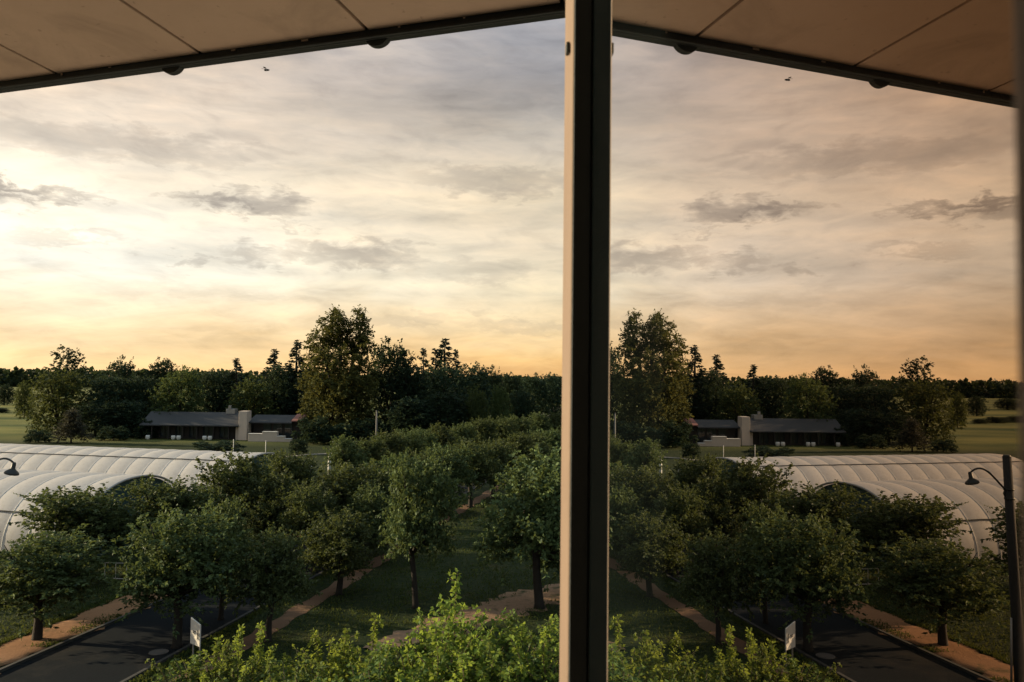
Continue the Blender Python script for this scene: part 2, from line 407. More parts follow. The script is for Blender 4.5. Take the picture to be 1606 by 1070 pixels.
# ------------------------------------------------------------------ foliage builders
def rand_unit(rng, n):
    v = rng.normal(size=(n, 3)); return v/np.linalg.norm(v, axis=1, keepdims=True)
def norm(v): return v/np.maximum(np.linalg.norm(v, axis=1, keepdims=True), 1e-6)
def leaf_mesh(name, P, Dr, size, mat, rng, asp=0.62, up=0.0):
    n = len(P); L = (size*rng.uniform(0.65, 1.3, n))[:, None]
    # blades lie more or less flat to the sky (up > 0) on whatever twig they grow
    want = rand_unit(rng, n)+np.array([[0, 0, up]])
    side = norm(np.cross(Dr, want)); nn = np.cross(Dr, side)
    Wd = L*asp*0.5; fold = L*rng.uniform(-0.12, 0.16, n)[:, None]
    droop = np.array([[0, 0, -1.0]])*L*0.12
    a = P; b = P+Dr*L*0.45+side*Wd+nn*fold; c = P+Dr*L+droop; d = P+Dr*L*0.45-side*Wd+nn*fold
    V = np.stack([a, b, c, d], 1).reshape(-1, 3)
    i = (np.arange(n)*4)[:, None]
    F = np.concatenate([i+np.array([[0, 1, 2]]), i+np.array([[0, 2, 3]])], 1).reshape(-1, 3)
    return np_mesh(name, V, F, mat)
def shoots(rng, lobes, n, length, nl, lift=0.35, spread=0.5, inner=0.35):
    """leaf points + directions on n leafy shoots springing from the lobes"""
    C = np.array([l[0] for l in lobes], float); R = np.array([l[1] for l in lobes], float)
    if R.ndim == 1: R = np.repeat(R[:, None], 3, 1)
    wgt = R.prod(1)**(2/3); k = rng.choice(len(lobes), n, p=wgt/wgt.sum())
    u = rand_unit(rng, n); u[:, 2] = np.where(u[:, 2] < -0.35, u[:, 2]*0.6, u[:, 2]); u = norm(u)
    base = C[k]+u*R[k]*rng.uniform(inner, 0.88, n)[:, None]
    d = norm(u*0.9+np.array([[0, 0, lift]])+rng.normal(size=(n, 3))*0.35)
    ln = length*rng.uniform(0.5, 1.4, n)
    t = rng.uniform(0.0, 1.0, (n, nl))
    P = base[:, None, :]+d[:, None, :]*(ln[:, None, None]*t[:, :, None])+rng.normal(size=(n, nl, 3))*length*0.05*spread*2*(1.15-t[:, :, None])
    P[:, :, 2] -= (t**2)*ln[:, None]*0.10
    Dd = norm((d[:, None, :]*0.45+rng.normal(size=(n, nl, 3))*np.array([.62, .62, .38])+np.array([0, 0, -0.16])).reshape(-1, 3))
    return P.reshape(-1, 3), Dd
def trunk_mb(rng, h0, r0, lobes, lean=(0, 0), limbs=8, twist=0.15):
    mb = MB()
    pts = [Vector((0, 0, -0.1)), Vector((lean[0]*0.1, lean[1]*0.1, h0*0.08)), Vector((lean[0]*.4+rng.normal()*twist*.3, lean[1]*.4+rng.normal()*twist*.3, h0*0.5)), Vector((lean[0], lean[1], h0))]
    mb.tube(pts, [r0*1.55, r0*1.08, r0*0.9, r0*0.85], 9)
    top = pts[-1]
    order = sorted(lobes, key=lambda l: -np.mean(l[1]))[:limbs]
    for c, r in order:
        c = Vector(tuple(c)); mid = top.lerp(c, 0.5)+Vector((rng.normal()*.15, rng.normal()*.15, -0.1*abs(rng.normal())))
        mb.tube([top-Vector((0, 0, 0.1)), mid, c, c+(c-mid)*0.5], [r0*0.55, r0*0.36, r0*0.2, r0*0.06], 6)
    return mb

def make_tree(name, seed, lobes, n_shoot, sl, nl, leaf, mat, h0, r0, limbs=8, lift=0.35, lean=(0, 0), inner=0.35, asp=0.62, bark=None, up=1.2):
    rng = np.random.default_rng(seed)
    root = empty(name)
    tr = trunk_mb(rng, h0, r0, lobes, lean, limbs).mesh('trunk', bark or M_BARK, True, 0, root)
    P, Dd = shoots(rng, lobes, n_shoot, sl, nl, lift, inner=inner)
    link('crown', leaf_mesh('crown', P, Dd, leaf, mat, rng, asp, up), root)
    return root
def place(proto, used, loc, scale, rz, label, cat, group):
    if not used.get(proto.name):
        used[proto.name] = True; o = proto; o.location = loc; o.scale = scale; o.rotation_euler = (0, 0, rz)
    else:
        o = proto.copy(); COL.objects.link(o); o.location = loc; o.scale = scale; o.rotation_euler = (0, 0, rz)
        for ch in proto.children:
            c = ch.copy(); COL.objects.link(c); c.parent = o
            c.matrix_parent_inverse = ch.matrix_parent_inverse.copy()
    return tag(o, label, cat, group)
USED = {}

# ---- pollarded limes of the avenue: nominal height 6, crown about 4.6 wide
def lime_lobes(seed, w=2.0, hz0=2.0, hz1=5.3, n=14):
    rng = np.random.default_rng(seed+100); L = []
    L.append((np.array((0, 0, 3.6)), np.array((1.05, 1.05, 1.25))))
    for i in range(n):
        a = 2*math.pi*(i*0.381966)+rng.uniform(-.45, .45); q = (i+0.5)/n
        z = hz0+(hz1-hz0)*q+rng.uniform(-.25, .25)
        rr = w*math.sqrt(max(0.05, 1-((q-0.42)/0.72)**2))*rng.uniform(0.5, 1.12)
        r = rng.uniform(0.42, 1.0)
        L.append((np.array((rr*math.cos(a), rr*math.sin(a), z)), np.array((r, r, r*rng.uniform(.65, .9)))))
    return L
LIMES = [make_tree('lime_tree', 10+i, lime_lobes(10+i, (1.7, 1.9, 1.6, 1.85, 1.75)[i], (2.0, 1.7, 2.2, 1.9, 2.0)[i]), 680, 0.95, 24, 0.185, M_LIME, 2.3, 0.19, 9,
                   0.55, ((.15, 0), (-.2, .1), (-.34, -.05), (0, .15), (.2, .1))[i], up=.75) for i in range(5)]
def lime(i, px, ytop, Y, wpx, label, tpx=None, group='pollarded limes along the avenue', rz=None):
    b = at(tpx if tpx is not None else px, 800, Y); top = at(px, ytop, Y)
    H = top.z; W = wpx*Y/FPX
    sx = W/4.7; sz = H/6.1
    return place(LIMES[i], USED, (b.x, Y, 0), (sx, sx, sz), (i*1.7+px*0.13) if rz is None else rz, label, 'tree', group)

lime(0, 66, 838, 31.5, 178, 'lime tree with low round crown on the orange verge, nearest the left edge')
lime(4, 122, 758, 40.5, 172, 'broad dark spiky lime tree in front of the rounded end of the nearer white tunnel')
lime(2, 262, 753, 42.5, 142, 'lime tree whose sunlit crown covers the right foot of the dark tunnel mouth')
lime(3, 366, 709, 47, 125, 'tall dark lime tree hiding the right part of the farther white tunnel')
lime(4, 456, 702, 53, 96, 'round lime tree just right of the farther tunnel mouth, below the stepped terrace')
lime(0, 284, 800, 31, 170, 'bushy lime tree by the roadside directly behind the small white sign board', rz=2.4)
lime(3, 348, 778, 34.5, 95, 'lime tree with a straight dark trunk just right of the white sign board', tpx=351)
lime(2, 426, 836, 31.8, 112, 'small lime tree with yellowish top on thin trunk beside the narrow red path')
lime(1, 436, 748, 45, 96, 'shaded lime tree above the pale gate rail, yellow leaves at its top')
lime(4, 534, 798, 38.6, 118, 'lime tree on forked pale trunk left of the leaning lawn tree')
lime(0, 548, 727, 47, 126, 'wide lime tree with bright yellow top, left of the middle of the avenue')
lime(3, 606, 742, 47.6, 92, 'lime tree with slim trunk behind the leaning lawn tree', tpx=607)
lime(2, 650, 720, 36.6, 116, 'lime tree standing alone on the lawn with a long bare leaning trunk', tpx=655, rz=0.0)
lime(1, 836, 712, 36.8, 175, 'large lime tree close to the window post, left side lit golden', tpx=848, rz=1.1)
lime(4, 905, 765, 39, 100, 'lime tree partly hidden behind the window post')
lime(1, 610, 715, 56, 92, 'lime tree at the near end of the golden-lit middle row')
lime(4, -95, 772, 37, 150, 'lime tree just outside the left edge, seen only mirrored in the pane')
lime(0, -210, 745, 42, 150, 'unseen lime tree added in front of the nearer tunnel to shade the road')  # unseen tree, put in beyond the left edge for its shadow on the road
lime(2, 492, 762, 43, 92, 'shaded lime tree squeezed between the round lime and the wide yellow-topped lime')
lime(1, 575, 765, 44, 86, 'lime tree filling the gap left of the leaning lawn tree, below the wide yellow-topped lime')
mid = [(655, 708, 59, 84, 'lime tree second from the near end of the golden middle row'), (700, 699, 61, 90, 'lime tree of the middle row standing over two thin dark trunks'),
       (738, 693, 65, 86, 'lime tree in the middle row with dense dark underside above the sloping grass'),
       (772, 688, 70, 78, 'lime tree in the middle row above the brown leaf litter'), (803, 682, 76, 70, 'lime tree of the middle row left of the golden-lit lime by the post'),
       (832, 677, 82, 66, 'lime tree of the middle row rising behind the golden-lit lime by the post'), (862, 672, 89, 66, 'farthest visible lime of the middle row, touching the window post')]
for k, (px, yt, Y, w, lb) in enumerate(mid): lime((k*2+3) % 5, px, yt, Y, w, lb)
far = [(545, 686, 70, 70), (575, 682, 73, 66), (604, 679, 77, 62), (632, 674, 81, 60), (662, 670, 85, 60), (692, 666, 90, 58), (722, 661, 95, 54), (752, 657, 100, 52), (782, 654, 106, 50), (812, 651, 112, 48), (842, 648, 119, 46), (870, 645, 127, 46)]
for k, (px, yt, Y, w) in enumerate(far):
    lb = 'clipped lime tree in the far hedge-like row of the avenue, below the dark wood'
    if k == 0: lb = 'clipped lime tree at the near left end of the far hedge-like row'
    if k == 2: lb = 'clipped lime tree of the far row directly behind the tall thin grey pole'
    if k == 11: lb = 'last clipped lime of the far row before the window post'
    lime((k*3+1) % 5, px, yt, Y, w, lb, group='limes of the far avenue row')

# ---- trees of the wood behind: nominal height 10
def blob_lobes(seed, h=10.0, w=4.0, z0=0.8, n=34, top=1.0, taper=0.5):
    rng = np.random.default_rng(seed+500); L = [(np.array((0, 0, h*0.5)), np.array((w*0.6, w*0.6, h*0.33)))]
    for i in range(n):
        a = i*2.39996+rng.uniform(-.4, .4); q = (i+0.5)/n
        z = z0+(h*0.93-z0)*q
        prof = math.sqrt(max(0.04, 1-((q-0.38)/0.66)**2)) if q > 0.38 else 1-0.35*((0.38-q)/0.38)**2
        rr = w*prof*rng.uniform(0.55, 0.95)
        r = rng.uniform(0.13, 0.20)*h
        L.append((np.array((rr*math.cos(a), rr*math.sin(a), z)), np.array((r, r, r*0.85))))
    return L
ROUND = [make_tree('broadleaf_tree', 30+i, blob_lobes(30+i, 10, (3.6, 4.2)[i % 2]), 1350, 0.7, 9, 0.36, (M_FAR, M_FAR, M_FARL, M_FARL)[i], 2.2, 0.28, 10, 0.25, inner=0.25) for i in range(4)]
def spruce(name, seed, dens=1.0, mat=None, droop=0.25, w=2.1, H=10.0, z0=0.8):
    rng = np.random.default_rng(seed); root = empty(name)
    mb = MB(); mb.tube([(0, 0, -.1), (0, 0, 4), (0, 0, H)], [.24, .15, .02], 7)
    P = []; D = []
    z = z0
    while z < H-0.15:
        q = (z-z0)/(H-z0); L0 = w*(1-q)**0.95*(0.55+0.45*min(1, q*5))+.06
        nb = max(4, int(9*(1-q*0.5)))
        for b in range(nb):
            if rng.uniform() > 0.80: continue
            a = rng.uniform(0, 2*math.pi); L = L0*rng.uniform(0.6, 1.25)
            m = max(3, int(16*L/2.0*dens+3)); t = rng.uniform(0.12, 1.0, m)
            dx, dy = math.cos(a), math.sin(a)
            pz = z+rng.normal()*0.1-droop*L*t+0.22*L*t*t
            w_ = rng.normal(size=m)*0.22*(1.1-t)*L/2
            P.append(np.stack([dx*L*t-dy*w_, dy*L*t+dx*w_, pz], 1))
            D.append(norm(np.stack([np.full(m, dx), np.full(m, dy), np.full(m, -0.25)], 1)+rng.normal(size=(m, 3))*0.5))
        z += 0.17
    P.append(np.stack([rng.normal(size=30)*.04, rng.normal(size=30)*.04, rng.uniform(H-.8, H+.05, 30)], 1)); D.append(norm(rand_unit(rng, 30)+np.array([[0, 0, .6]])))
    mb.mesh('trunk', M_BARK, True, 0, root)
    link('crown', leaf_mesh('crown', np.concatenate(P), np.concatenate(D), 0.30, mat or M_NEEDLE, rng, 0.55), root)
    return root
SPR = [spruce('spruce_tree', 50), spruce('spruce_tree', 51, 0.8, None, 0.15, 1.7)]
def far_tree(proto, px, ytop, Y, wpx, label, nomw, nomh=10.1, cat='tree', group='trees of the wood behind the house', z=0.0, rz=None):
    b = at(px, 650, Y); top = at(px, ytop, Y); H = top.z-z; W = wpx*Y/FPX
    return place(proto, USED, (b.x, Y, z), (W/nomw, W/nomw, H/nomh), px*0.37 if rz is None else rz, label, cat, group)
R0, R1, R2, R3 = ROUND
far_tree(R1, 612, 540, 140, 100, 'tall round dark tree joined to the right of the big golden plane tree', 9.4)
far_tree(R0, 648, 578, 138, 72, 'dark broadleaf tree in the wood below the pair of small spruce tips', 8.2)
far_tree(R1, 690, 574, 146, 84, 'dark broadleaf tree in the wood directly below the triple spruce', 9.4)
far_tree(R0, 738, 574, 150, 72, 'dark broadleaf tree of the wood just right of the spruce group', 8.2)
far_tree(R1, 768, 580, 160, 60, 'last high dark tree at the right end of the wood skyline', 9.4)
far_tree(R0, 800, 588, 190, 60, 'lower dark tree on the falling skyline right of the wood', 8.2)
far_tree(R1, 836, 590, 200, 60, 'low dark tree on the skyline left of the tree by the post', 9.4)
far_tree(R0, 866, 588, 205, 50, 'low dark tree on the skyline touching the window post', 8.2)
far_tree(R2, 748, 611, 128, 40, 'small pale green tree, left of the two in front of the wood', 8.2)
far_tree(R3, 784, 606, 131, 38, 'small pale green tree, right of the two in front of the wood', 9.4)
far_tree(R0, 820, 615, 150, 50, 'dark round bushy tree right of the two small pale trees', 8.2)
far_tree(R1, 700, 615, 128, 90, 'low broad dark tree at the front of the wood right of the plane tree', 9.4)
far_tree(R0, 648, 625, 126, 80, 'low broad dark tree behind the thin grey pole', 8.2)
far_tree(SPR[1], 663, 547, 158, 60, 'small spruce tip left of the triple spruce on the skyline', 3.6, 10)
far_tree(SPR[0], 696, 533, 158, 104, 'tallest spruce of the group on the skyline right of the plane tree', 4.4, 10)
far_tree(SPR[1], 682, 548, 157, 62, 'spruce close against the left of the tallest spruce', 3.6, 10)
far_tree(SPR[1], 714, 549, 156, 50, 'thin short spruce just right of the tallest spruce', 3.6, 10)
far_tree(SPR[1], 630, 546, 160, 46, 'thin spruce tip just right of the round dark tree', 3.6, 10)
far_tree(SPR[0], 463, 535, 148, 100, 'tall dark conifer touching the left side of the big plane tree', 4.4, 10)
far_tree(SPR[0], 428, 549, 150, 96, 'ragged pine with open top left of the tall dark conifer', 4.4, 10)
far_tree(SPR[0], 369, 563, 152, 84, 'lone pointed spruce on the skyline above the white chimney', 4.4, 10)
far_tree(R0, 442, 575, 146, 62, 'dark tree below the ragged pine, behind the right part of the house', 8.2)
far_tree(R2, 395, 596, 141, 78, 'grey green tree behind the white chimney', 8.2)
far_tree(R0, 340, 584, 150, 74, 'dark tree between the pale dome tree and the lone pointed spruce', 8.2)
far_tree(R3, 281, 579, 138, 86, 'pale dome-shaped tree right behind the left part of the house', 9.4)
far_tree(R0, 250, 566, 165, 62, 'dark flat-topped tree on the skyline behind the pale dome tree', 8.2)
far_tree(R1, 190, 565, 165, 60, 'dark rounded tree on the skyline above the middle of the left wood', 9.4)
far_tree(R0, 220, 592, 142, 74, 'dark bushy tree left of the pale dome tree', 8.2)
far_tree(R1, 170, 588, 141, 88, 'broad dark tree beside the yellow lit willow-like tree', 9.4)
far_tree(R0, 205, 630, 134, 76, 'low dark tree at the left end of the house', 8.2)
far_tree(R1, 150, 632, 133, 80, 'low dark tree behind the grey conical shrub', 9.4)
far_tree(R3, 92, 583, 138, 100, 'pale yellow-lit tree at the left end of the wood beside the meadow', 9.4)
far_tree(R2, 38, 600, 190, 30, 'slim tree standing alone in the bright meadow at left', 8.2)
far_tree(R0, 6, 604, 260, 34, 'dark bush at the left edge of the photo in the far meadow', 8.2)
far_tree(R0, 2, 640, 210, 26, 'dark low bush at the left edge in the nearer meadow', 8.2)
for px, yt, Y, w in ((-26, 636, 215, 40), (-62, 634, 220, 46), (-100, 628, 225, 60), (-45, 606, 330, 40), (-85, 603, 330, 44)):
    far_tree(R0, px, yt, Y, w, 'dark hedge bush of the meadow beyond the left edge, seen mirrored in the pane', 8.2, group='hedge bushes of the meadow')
# sparse tall tree, big plane tree, shrubs
pine = make_tree('poplar_tree', 61, [(np.array((x, y, z)), np.array((r, r, r*1.15))) for k, (x, z, r) in enumerate([(-.35, 9.5, .42), (.3, 9.2, .42), (-.95, 8.9, .42), (.95, 8.75, .45), (0, 8.6, .6), (-1.35, 8.1, .4), (1.4, 8.0, .42), (.6, 8.0, .5), (-.6, 7.9, .55), (-1.6, 7.2, .45), (1.65, 7.1, .42), (0, 7.2, .6), (.9, 6.9, .5), (-.9, 6.7, .5), (1.7, 6.2, .45), (-1.7, 6.1, .45), (0, 6.0, .7), (0, 5, .8), (-.9, 4.6, .6), (.9, 4.6, .6)]) for y in (.45*math.sin(k*2.1),)],
       300, 0.5, 10, 0.26, M_FAR, 5.0, 0.12, 5, 0.15, inner=0.1)
far_tree(pine, 103, 536, 152, 58, 'tall sparse tree with see-through crown above the skyline at left', 4.3, 10.3)
def plane_lobes():
    rng = np.random.default_rng(777); L = [(np.array((0, 0, 8.0)), np.array((4.3, 4.0, 5.4)))]
    for k in range(46):                                     # the full lower dome
        a = k*2.39996; q = (k+.5)/46; z = 1.6+12.6*q
        rr = 5.9*math.sqrt(max(.05, 1-((q-.42)/.75)**2))*rng.uniform(.7, .98)
        r = rng.uniform(1.0, 1.6); L.append((np.array((rr*math.cos(a), rr*math.sin(a), z)), np.array((r, r, r*.9))))
    for cx, cz, r in [(a, b, c*.82) for a, b, c in [(-1.2, 20.0, .95), (-.4, 19.2, 1.1), (2.6, 20.0, .9), (3.3, 18.9, .9), (2.0, 18.4, 1.1), (-2.4, 18.0, 1.2), (-3.2, 16.4, 1.0), (-4.3, 16.6, .7), (-5.2, 14.6, .8),
                      (.8, 17.6, 1.3), (3.4, 16.8, 1.2), (4.4, 17.4, .7), (0, 16, 1.9), (2.7, 15, 1.6), (-2.3, 15.4, 1.5), (-4.2, 14.6, .8), (4.4, 15.2, .9), (-1.4, 17.4, 1.2)]]:
        for _ in range(2):
            L.append((np.array((cx+rng.normal()*.2, rng.uniform(-2.2, 2.2), cz+rng.normal()*.2)), np.array((r, r, r))))
    return L
bigt = make_tree('plane_tree', 71, plane_lobes(), 4200, 0.95, 10, 0.40, M_PLANE, 5.0, 0.55, 26, 0.2, inner=0.3)
far_tree(bigt, 532, 483, 133, 140, 'very tall golden lit plane tree towering over the wood against the sky', 14.6, 21.0, rz=0.0)
def shrub_lobes(seed, h, w, n=16, cone=False):
    rng = np.random.default_rng(seed); L = [(np.array((0, 0, h*.42)), np.array((w*.6, w*.6, h*.36)))]
    for k in range(n):
        a = k*2.4; q = (k+.5)/n; z = h*.12+h*.8*q
        rr = w*((1-q)*.95 if cone else math.sqrt(max(.05, 1-((q-.35)/.75)**2)))*rng.uniform(.6, .95); r = h*rng.uniform(.11, .19)
        L.append((np.array((rr*math.cos(a), rr*math.sin(a), z)), np.array((r, r, r))))
    return L
cone = make_tree('conical_shrub', 81, shrub_lobes(81, 6, 2.4, 20, True), 900, .4, 9, .24, M_GREY, 1.0, .12, 6, .5)
far_tree(cone, 113, 640, 121, 64, 'grey conical shrub in front of the yellow-lit tree, just behind the tunnel', 5.6, 6.3, 'shrub', 'shrubs between tunnels and house')
dsh = make_tree('garden_shrub', 82, shrub_lobes(82, 4, 2.2, 14), 700, .4, 9, .26, M_FAR, .6, .1, 6, .3)
for px, yt, Y, w, lb in [(62, 673, 121, 44, 'dark rounded shrub at the meadow corner left of the grey conical shrub'), (492, 652, 124, 62, 'dark rounded shrub at the foot of the plane tree, right of the terrace'),
                         (470, 688, 108, 34, 'small dark shrub just right of the white stepped wall'), (530, 664, 126, 70, 'dark shrub under the middle of the plane tree'), (575, 655, 128, 76, 'dark shrub under the right side of the plane tree'),
                         (232, 655, 131, 40, 'dark shrub at the left end of the long roof'), (180, 668, 127, 50, 'low dark shrub left of the house, behind the tunnel roof'), (340, 690, 104, 90, 'low clipped shrub between the house lawn and the tunnel')]:
    far_tree(dsh, px, yt, Y, w, lb, 5.0, 4.3, 'shrub', 'shrubs between tunnels and house')
# the far wood on the horizon: reads as one mass
rng = np.random.default_rng(5); P = []; Dd = []
for k in range(520):
    X = rng.uniform(-620, 420); Y = 640+rng.uniform(-25, 60)+(40 if X > 0 else 0); h = rng.uniform(9.5, 13.0) if X < -60 else rng.uniform(8.0, 11.5)
    m = 60; u = rand_unit(rng, m); P.append(np.stack([X+u[:, 0]*6, Y+u[:, 1]*5, 0.55*h+u[:, 2]*h*.45], 1)); Dd.append(norm(u+rng.normal(size=(m, 3))*.6))
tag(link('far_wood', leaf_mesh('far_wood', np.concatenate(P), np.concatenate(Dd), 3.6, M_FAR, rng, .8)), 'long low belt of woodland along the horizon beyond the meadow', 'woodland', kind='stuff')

# grass on the lawns between the rows, as far as single blades still show
rng = np.random.default_rng(8); n = 60000
Yg = 26+rng.uniform(0, 1, n)**1.5*44; xr = rng.uniform(-11.5, 12, n)
keep = (np.abs(xr+10.1) > .55+rng.normal(size=n)*.12) & (rng.uniform(size=n) < .35+.65*(np.sin(xr*1.3+Yg*.4)*np.sin(Yg*.9-xr*.7) > -.2))
q = (xr+AX*(Yg-30)+5.2)*11.0-(Yg-31.0)*9.4; keep &= np.abs(q)/14.5 > .75+.9*rng.uniform(size=len(q))**2
Yg = Yg[keep]; xr = xr[keep]
yv = rng.uniform(18, 62, 16000); xv = -17.15+rng.normal(size=16000)*.22; kv = np.sin(yv*2.1)+np.sin(yv*.77+1)+.5*np.sin(yv*5.3) > .1
ye = rng.uniform(18, 62, 30000); xe = -18.75-np.abs(rng.normal(size=30000))*np.where(rng.uniform(size=30000) < .3, .2, 6.0)
yk = rng.uniform(20, 60, 5000); xk = -11.75+np.abs(rng.normal(size=5000))*.15; ye = np.concatenate([ye, yk]); xe = np.concatenate([xe, xk])
Yg = np.concatenate([Yg, yv[kv], ye]); xr = np.concatenate([xr, xv[kv], xe]); n = len(Yg)
tag(link('grass', leaf_mesh('grass', np.stack([xr+AX*(Yg-30), Yg, np.zeros(n)], 1), norm(rng.normal(size=(n, 3))*np.array([.6, .6, .15])+np.array([0, 0, .8])), .17, leaf_mat('grass_blades', (.022, .048, .014), (.075, .100, .030), .3, .7, (.2, .2, .03), .1), rng, .22)), 'short uneven grass of the lawn between the tree rows', 'grass', kind='stuff')

# ---- foreground shrubs below the window
def bush(seed, H=6.0, w=0.95, n=150, tall=(), mat=None):
    rng = np.random.default_rng(seed); root = empty('leafy_shrub'); mb = MB(); P = []; D = []
    def leafy(b, e, m, r0=.012):
        b = np.array(b); e = np.array(e); bow = rng.normal(size=3)*.06
        pm = (b+e)/2+bow
        mb.tube([tuple(b), tuple(pm), tuple(e)], [r0, r0*.7, r0*.25], 5)
        t = rng.uniform(.1, 1.0, m)**.8; pos = b*(1-t)[:, None]+e*t[:, None]+bow*(4*t*(1-t))[:, None]
        d = (e-b)/np.linalg.norm(e-b)
        out = norm(rng.normal(size=(m, 3))+d*.5+np.array([0, 0, -.15])); P.append(pos+out*.025); D.append(out)
    for k in range(7):
        a = k*2.4; mb.tube([(0.12*math.cos(a), .12*math.sin(a), -.1), (.4*math.cos(a)*w, .4*math.sin(a)*w, H*.4), (.75*math.cos(a)*w, .75*math.sin(a)*w, H*.82)], [.05, .035, .012], 6)
    for k in range(n):
        a = rng.uniform(0, 2*math.pi); rr = w*math.sqrt(rng.uniform(0, 1)); z = H*rng.uniform(.50, .90)-rr*.25
        b = (rr*math.cos(a), rr*math.sin(a), z); L = rng.uniform(.35, .8)
        e = (b[0]+math.cos(a)*L*rng.uniform(.0, .6)+rng.normal()*.12, b[1]+math.sin(a)*L*rng.uniform(0, .6)+rng.normal()*.12, z+L*rng.uniform(.5, 1.0))
        leafy(b, e, int(L*58))
    for (x, y, z0, z1) in tall:
        leafy((x, y, z0), (x+rng.normal()*.06, y+rng.normal()*.06, z1), int((z1-z0)*70))
        for q in np.linspace(z0, z1-.2, 9):
            a = rng.uniform(0, 6.28); leafy((x, y, q), (x+.13*math.cos(a), y+.13*math.sin(a), q+.16), 9, .006)
    mb.mesh('stem', M_TWIG, True, 0, root)
    link('foliage', leaf_mesh('foliage', np.concatenate(P), np.concatenate(D), .100, mat or M_BUSH, rng, .66, .6), root)
    return root
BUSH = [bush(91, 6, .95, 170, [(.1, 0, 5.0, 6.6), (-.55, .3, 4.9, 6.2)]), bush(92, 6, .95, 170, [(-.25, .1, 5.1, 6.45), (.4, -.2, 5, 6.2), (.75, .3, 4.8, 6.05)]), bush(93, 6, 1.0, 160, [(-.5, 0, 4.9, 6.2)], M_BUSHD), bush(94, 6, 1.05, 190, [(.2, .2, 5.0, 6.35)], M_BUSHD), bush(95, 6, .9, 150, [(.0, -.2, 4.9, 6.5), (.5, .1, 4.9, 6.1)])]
bs = [(340, 1024, 17.2, 1.0, 3, 'leafy shrub at the left end of the sunlit foreground clump, beside the white sign'), (395, 1000, 17.6, .85, 1, 'foreground shrub with two yellowish upright shoots right of the sign'),
      (450, 1035, 15.8, 1.0, 2, 'low darker foreground shrub at the bottom edge, left of centre of the clump'), (500, 1018, 17.4, .9, 0, 'foreground shrub carrying one thin upright shoot in front of the lawn'),
      (575, 1000, 17.0, .95, 4, 'foreground shrub with tall leafy shoots below the leaning lawn tree'), (560, 1035, 15.2, 1.0, 2, 'low foreground shrub at the bottom edge, below the leaning lawn tree'),
      (640, 1018, 16.6, 1.0, 2, 'bright foreground shrub left of the tallest shoot'), (715, 942, 16.8, 1.0, 0, 'foreground shrub bearing the tallest single leafy shoot'),
      (705, 1012, 15.6, 1.1, 4, 'yellow-green foreground shrub in front of the tallest shoot'), (775, 1004, 16.2, 1.0, 2, 'dense foreground shrub in front of the bare brown earth'),
      (820, 978, 17.4, 1.0, 3, 'foreground shrub right of the bare earth, at the foot of the golden-lit lime'), (862, 966, 17.0, 1.0, 2, 'tall foreground shrub against the window post'),
      (850, 1010, 15.4, 1.05, 0, 'foreground shrub at the bottom edge against the window post'), (930, 985, 16.6, 1.0, 2, 'foreground shrub hidden behind the window post'),
      (300, 1052, 17.0, .9, 2, 'dark low shrub below the white sign at the bottom edge')]
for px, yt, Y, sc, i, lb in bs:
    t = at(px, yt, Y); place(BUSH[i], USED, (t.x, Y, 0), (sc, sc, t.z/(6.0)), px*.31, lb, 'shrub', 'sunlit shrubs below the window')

# ------------------------------------------------------------------ white tunnels
def fabric():
    m, T, bs, out = new_mat('tunnel_fabric')
    tc = T.add('ShaderNodeTexCoord').outputs['Object']
    n = T.noise(tc, 0.7, 6, 0.6); n2 = T.noise(tc, 5, 6, 0.7)
    c = T.mix(n, (0.80, 0.76, 0.73), (0.90, 0.87, 0.84)); c = T.mix(T.m('MULTIPLY', T.m('SUBTRACT', n2, .50, clamp=True), 2.2, clamp=True), c, (0.5, 0.46, 0.40))
    T.l.new(c, bs.inputs['Base Color']); bs.inputs['Roughness'].default_value = .5; bs.inputs['Specular IOR Level'].default_value = .35
    tr = T.add('ShaderNodeBsdfTranslucent'); tr.inputs['Color'].default_value = (.92, .84, .78, 1)
    mx = T.add('ShaderNodeMixShader', i_0=.42); T.l.new(bs.outputs[0], mx.inputs[1]); T.l.new(tr.outputs[0], mx.inputs[2]); T.l.new(mx.outputs[0], out.inputs[0])
    return m
M_FAB = fabric(); M_TEAL = plain('teal_mouth_shade', (0.010, 0.055, 0.060), .6, 0, .3, 1.0)
